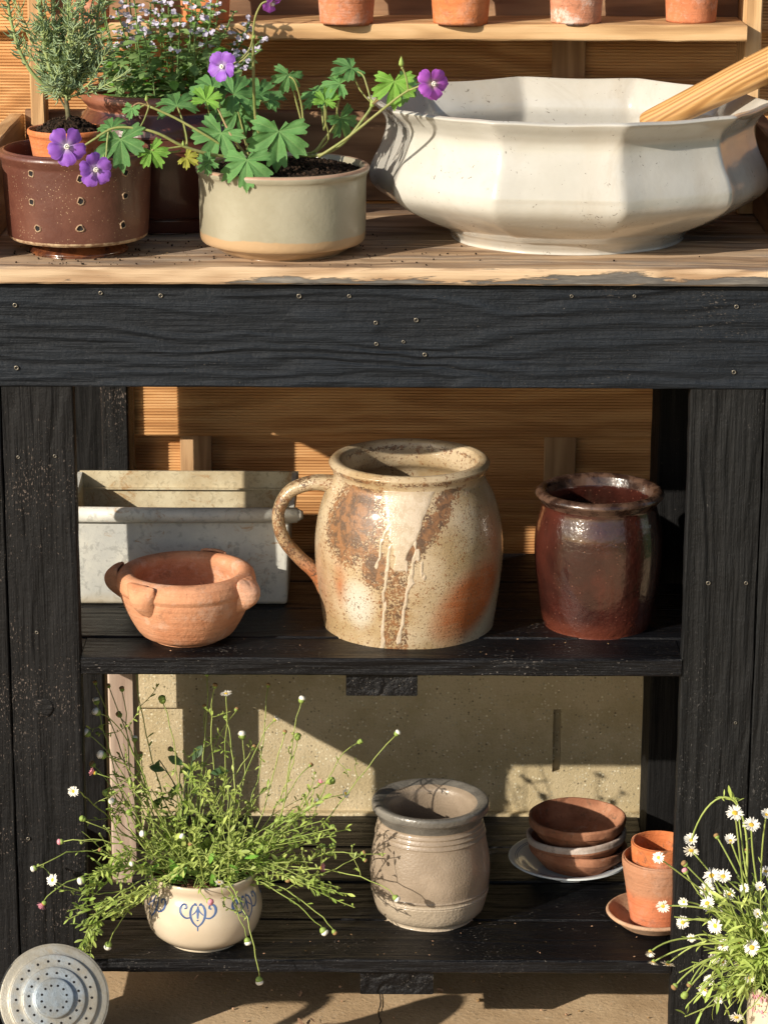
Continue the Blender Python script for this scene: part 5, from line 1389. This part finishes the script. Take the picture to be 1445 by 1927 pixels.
def fleabane_right():
    rr = random.Random(31)
    cx = at(1512, 1900, -.17).x; cp = Vector((cx, -.17, ZG)); ztop = at(1420, 1846, -.17).z
    t = vessel('flower_pot', 'cream pot with a pink printed pattern at the lower right corner below the daisies', 'flower pot', cp)
    R_ = 107 * mpp((cx, -.17, ztop)); H = ztop
    lathe('body', [(0, .002), (R_ * .62, 0), (R_ * .68, .003), (R_ * .85, H * .35), (R_ * .98, H * .68), (R_, H * .85), (R_ * .95, H * .96), (R_ * .97, H), (R_ * .93, H), (R_ * .9, H * .9), (R_ * .6, .01), (0, .01)], M['pot_cream'], t, 4, 96)
    soil(t, R_ * .9, H * .92, M['soil'], 17)
    mb = MB(); rq = random.Random(4)
    for k in range(150):
        a = R(rq.uniform(-75, 20)); z = H * rq.uniform(.70, .80); z = zz0 = at(1430, 1905 + rq.uniform(-18, 22), -.17 - R_ * .8).z
        rr2 = R_ * .985; n_ = Vector((math.sin(a), -math.cos(a), 0)); p = n_ * rr2 + Vector((0, 0, z)); s_ = Vector((math.cos(a), math.sin(a), 0)); q = rq.uniform(.0006, .0020)
        d1 = (s_ * math.cos(k) + UP * math.sin(k)) * q; d2 = (s_ * -math.sin(k) + UP * math.cos(k)) * q * .6
        mb.add([p - d1 - d2 + n_ * .0006, p + d1 - d2 + n_ * .0006, p + d1 + d2 + n_ * .0006, p - d1 + d2 + n_ * .0006], [(0, 1, 2, 3)])
    mb.make('printed_pattern', M['ray_pink'], t, smooth=False)['kind'] = 'stuff'
    root = cp + Vector((0, 0, H))
    t = thing('fleabane', 'leafy daisy plant with many open white flowers in front of the right leg', 'plant', root)
    P = lambda px, py, dy: at(px, py, -.17 + dy) - root
    HD = [(1382,1530,17,.5),(1413,1553,18,.6),(1300,1582,16,.8),(1300,1600,16,-.4),(1374,1583,15,.6),(1239,1614,13,.2),(1338,1648,17,.7),(1360,1650,17,.7),(1330,1673,16,.2),(1400,1672,10,.1),
          (1430,1671,13,.6),(1372,1683,13,.3),(1330,1700,15,.3),(1247,1705,14,-.1),(1287,1697,12,0),(1284,1736,13,.2),(1353,1718,16,.1),(1346,1742,17,0),(1392,1772,15,.1),(1414,1783,16,0),(1438,1785,16,0),
          (1360,1778,14,.2),(1223,1791,12,-.3),(1229,1810,12,-.7),(1256,1814,14,-.5),(1342,1803,11,.1),(1360,1810,12,.2),(1390,1813,12,.3),(1327,1862,15,.1),(1334,1844,12,.4),(1385,1914,14,-.1),(1419,1905,10,.3),(1441,1534,14,.6),
          (1440,1640,12,.5),(1425,1720,12,.2),(1443,1745,14,.3),(1300,1765,9,.1),(1410,1840,11,.1),(1352,1880,10,0)]
    BD = [(1348,1574,6,3),(1405,1602,6,3),(1288,1872,8,1),(1269,1856,7,3),(1288,1626,7,3),(1289,1640,7,2),(1297,1852,6,3),(1362,1856,7,1),(1386,1848,6,1),(1387,1521,5,1),(1357,1688,6,3)]
    lf = MB(); fine = MB(); hub = P(1470, 1800, .0)
    for i, (px, py, s, zt__) in enumerate(HD + [(a, b, c_, None) for a, b, c_, d_ in BD]):
        dy = rr.uniform(-.045, .035); e = P(px, py, dy)
        a = Vector((rr.uniform(-.04, .02), rr.uniform(-.04, .04), rr.uniform(-.002, .01)))
        low = py > 1760 or (px < 1300 and py > 1680)
        hub_ = P(rr.uniform(1380, 1470), rr.uniform(1730, 1810), rr.uniform(-.03, .03))
        if (px, py) == (1300, 1582): Q = bez(P(1400, 1700, .0), P(1430, 1440, 0), P(1330, 1470, 0), e, 18)
        else: Q = bez(a, hub_, hub_.lerp(e, .6) + Vector((0, 0, .020 if low else -.004)) + rv(rr, .008), e - Vector((0, 0, .0)), 16)
        mb = MB(); mb.tube(Q, [.0012 - .0004 * k / (len(Q) - 1) for k in range(len(Q))], 6); mb.make('flower_stem', M['flea_stem'], t)
        small_leaves(lf, Q[:12], rr, 3, .015, 3, (.13, .22))
        k = s * 1.03 * mpp(root + e)
        if zt__ is None: me = BM_[BD[i - len(HD)][3]]; nm = 'bud'
        else: me = DM[i % 6]; nm = 'daisy'
        o = bpy.data.objects.new(nm, me); C.objects.link(o); o.parent = t; o.location = e
        ax = (Q[-1] - Q[-3]).normalized()
        if zt__ is not None: ax = (Vector((rr.uniform(-.5, .2), -.75, zt__ * 1.6)) + ax * .3).normalized()
        if (px, py) in ((1414, 1783), (1438, 1785), (1330, 1673)): ax = Vector((-.1, -1, .35)).normalized(); o.data = DM[0]
        o.rotation_euler = ax.to_track_quat('Z', 'Y').to_euler(); o.scale = (k, k, k)
    for k in range(130):
        e = P(rr.gauss(1415, 55), rr.uniform(1660, 1925), rr.uniform(-.05, .05)); hub_ = P(rr.uniform(1400, 1500), rr.uniform(1740, 1840), rr.uniform(-.03, .03))
        a = Vector((rr.uniform(-.05, .03), rr.uniform(-.04, .04), 0))
        Q = bez(a, a.lerp(hub_, .5), hub_, e, 9); fine.tube(Q, .0007, 4, cap=False); small_leaves(lf, Q, rr, 4, .018, 3, (.12, .22))
    fine.make('fine_stems', M['flea_stem'], t)['kind'] = 'stuff'; lf.make('foliage', [M['flea'], M['flea_stem']], t)['kind'] = 'stuff'
fleabane_right()

# --- dead leaves and crumbs on the ground under the bench
mb = MB(); rr = random.Random(12)
for k in range(26):
    p = Vector((rr.uniform(-.30, .30), rr.uniform(.06, .36), .0035)); a = rr.random() * 6.28
    mb.leaf(p, Vector((math.cos(a), math.sin(a), rr.uniform(0, .25))), UP + rv(rr, .3), rr.uniform(.005, .014), rr.uniform(.003, .007), rr.randint(0, 1), rr.uniform(-.2, .3), rr.uniform(-.2, .5))
for k in range(160):
    mb.blob((rr.uniform(-.35, .35), rr.uniform(.02, .39), .002), rr.uniform(.0005, .0016), k, rr.randint(0, 1), k=.7)
o = mb.make('ground_litter', [M['seed'], M['terra_saucer']], None, smooth=False); tag(o, 'dry leaf scraps and grit lying on the concrete under the bench', 'leaf litter', kind='stuff')
mb = MB()
for k in range(260):
    cx_, cy_, sp = rr.choice(((-.10, .05, .11), (-.31, .03, .09), (-.2, .1, .2), (.0, .1, .3)))
    x, y = rr.gauss(cx_, sp * .6), abs(rr.gauss(cy_, .05))
    if abs(x) < .37 and y < .2: mb.blob((x, y - .005, ZT + .0008), rr.uniform(.0003, .0011), k, k=.8)
o = mb.make('spilled_compost', M['soil'], None, smooth=False); tag(o, 'crumbs of spilled compost on the worktop around the planters', 'compost crumbs', kind='stuff')
# --- fallen bits on the shelves and the worktop
mb = MB(); rr = random.Random(3)
for k in range(150):
    z, y0, y1 = rr.choice(((ZM + .0014, .01, .16), (ZL + .001, .01, .30), (ZL + .001, .01, .10), (ZT + .0005, .0, .2)))
    p = Vector((rr.uniform(-.29, .29), rr.uniform(y0, y1), z)); s_ = rr.uniform(.0004, .0010)
    a = rr.random() * 6.28; u = Vector((math.cos(a), math.sin(a), .15)) * s_ * 1.6; v = Vector((-math.sin(a), math.cos(a), .2)) * s_ * .7
    mb.add([p - u, p - v, p + u, p + v, p + Vector((0, 0, s_ * .6))], [(0, 1, 4), (1, 2, 4), (2, 3, 4), (3, 0, 4)], rr.randint(0, 1))
o = mb.make('fallen_petals', [M['terra_saucer'], M['seed']], None, smooth=False); o['kind'] = 'stuff'; tag(o, 'tiny dry petals and crumbs scattered over the shelves', 'debris')
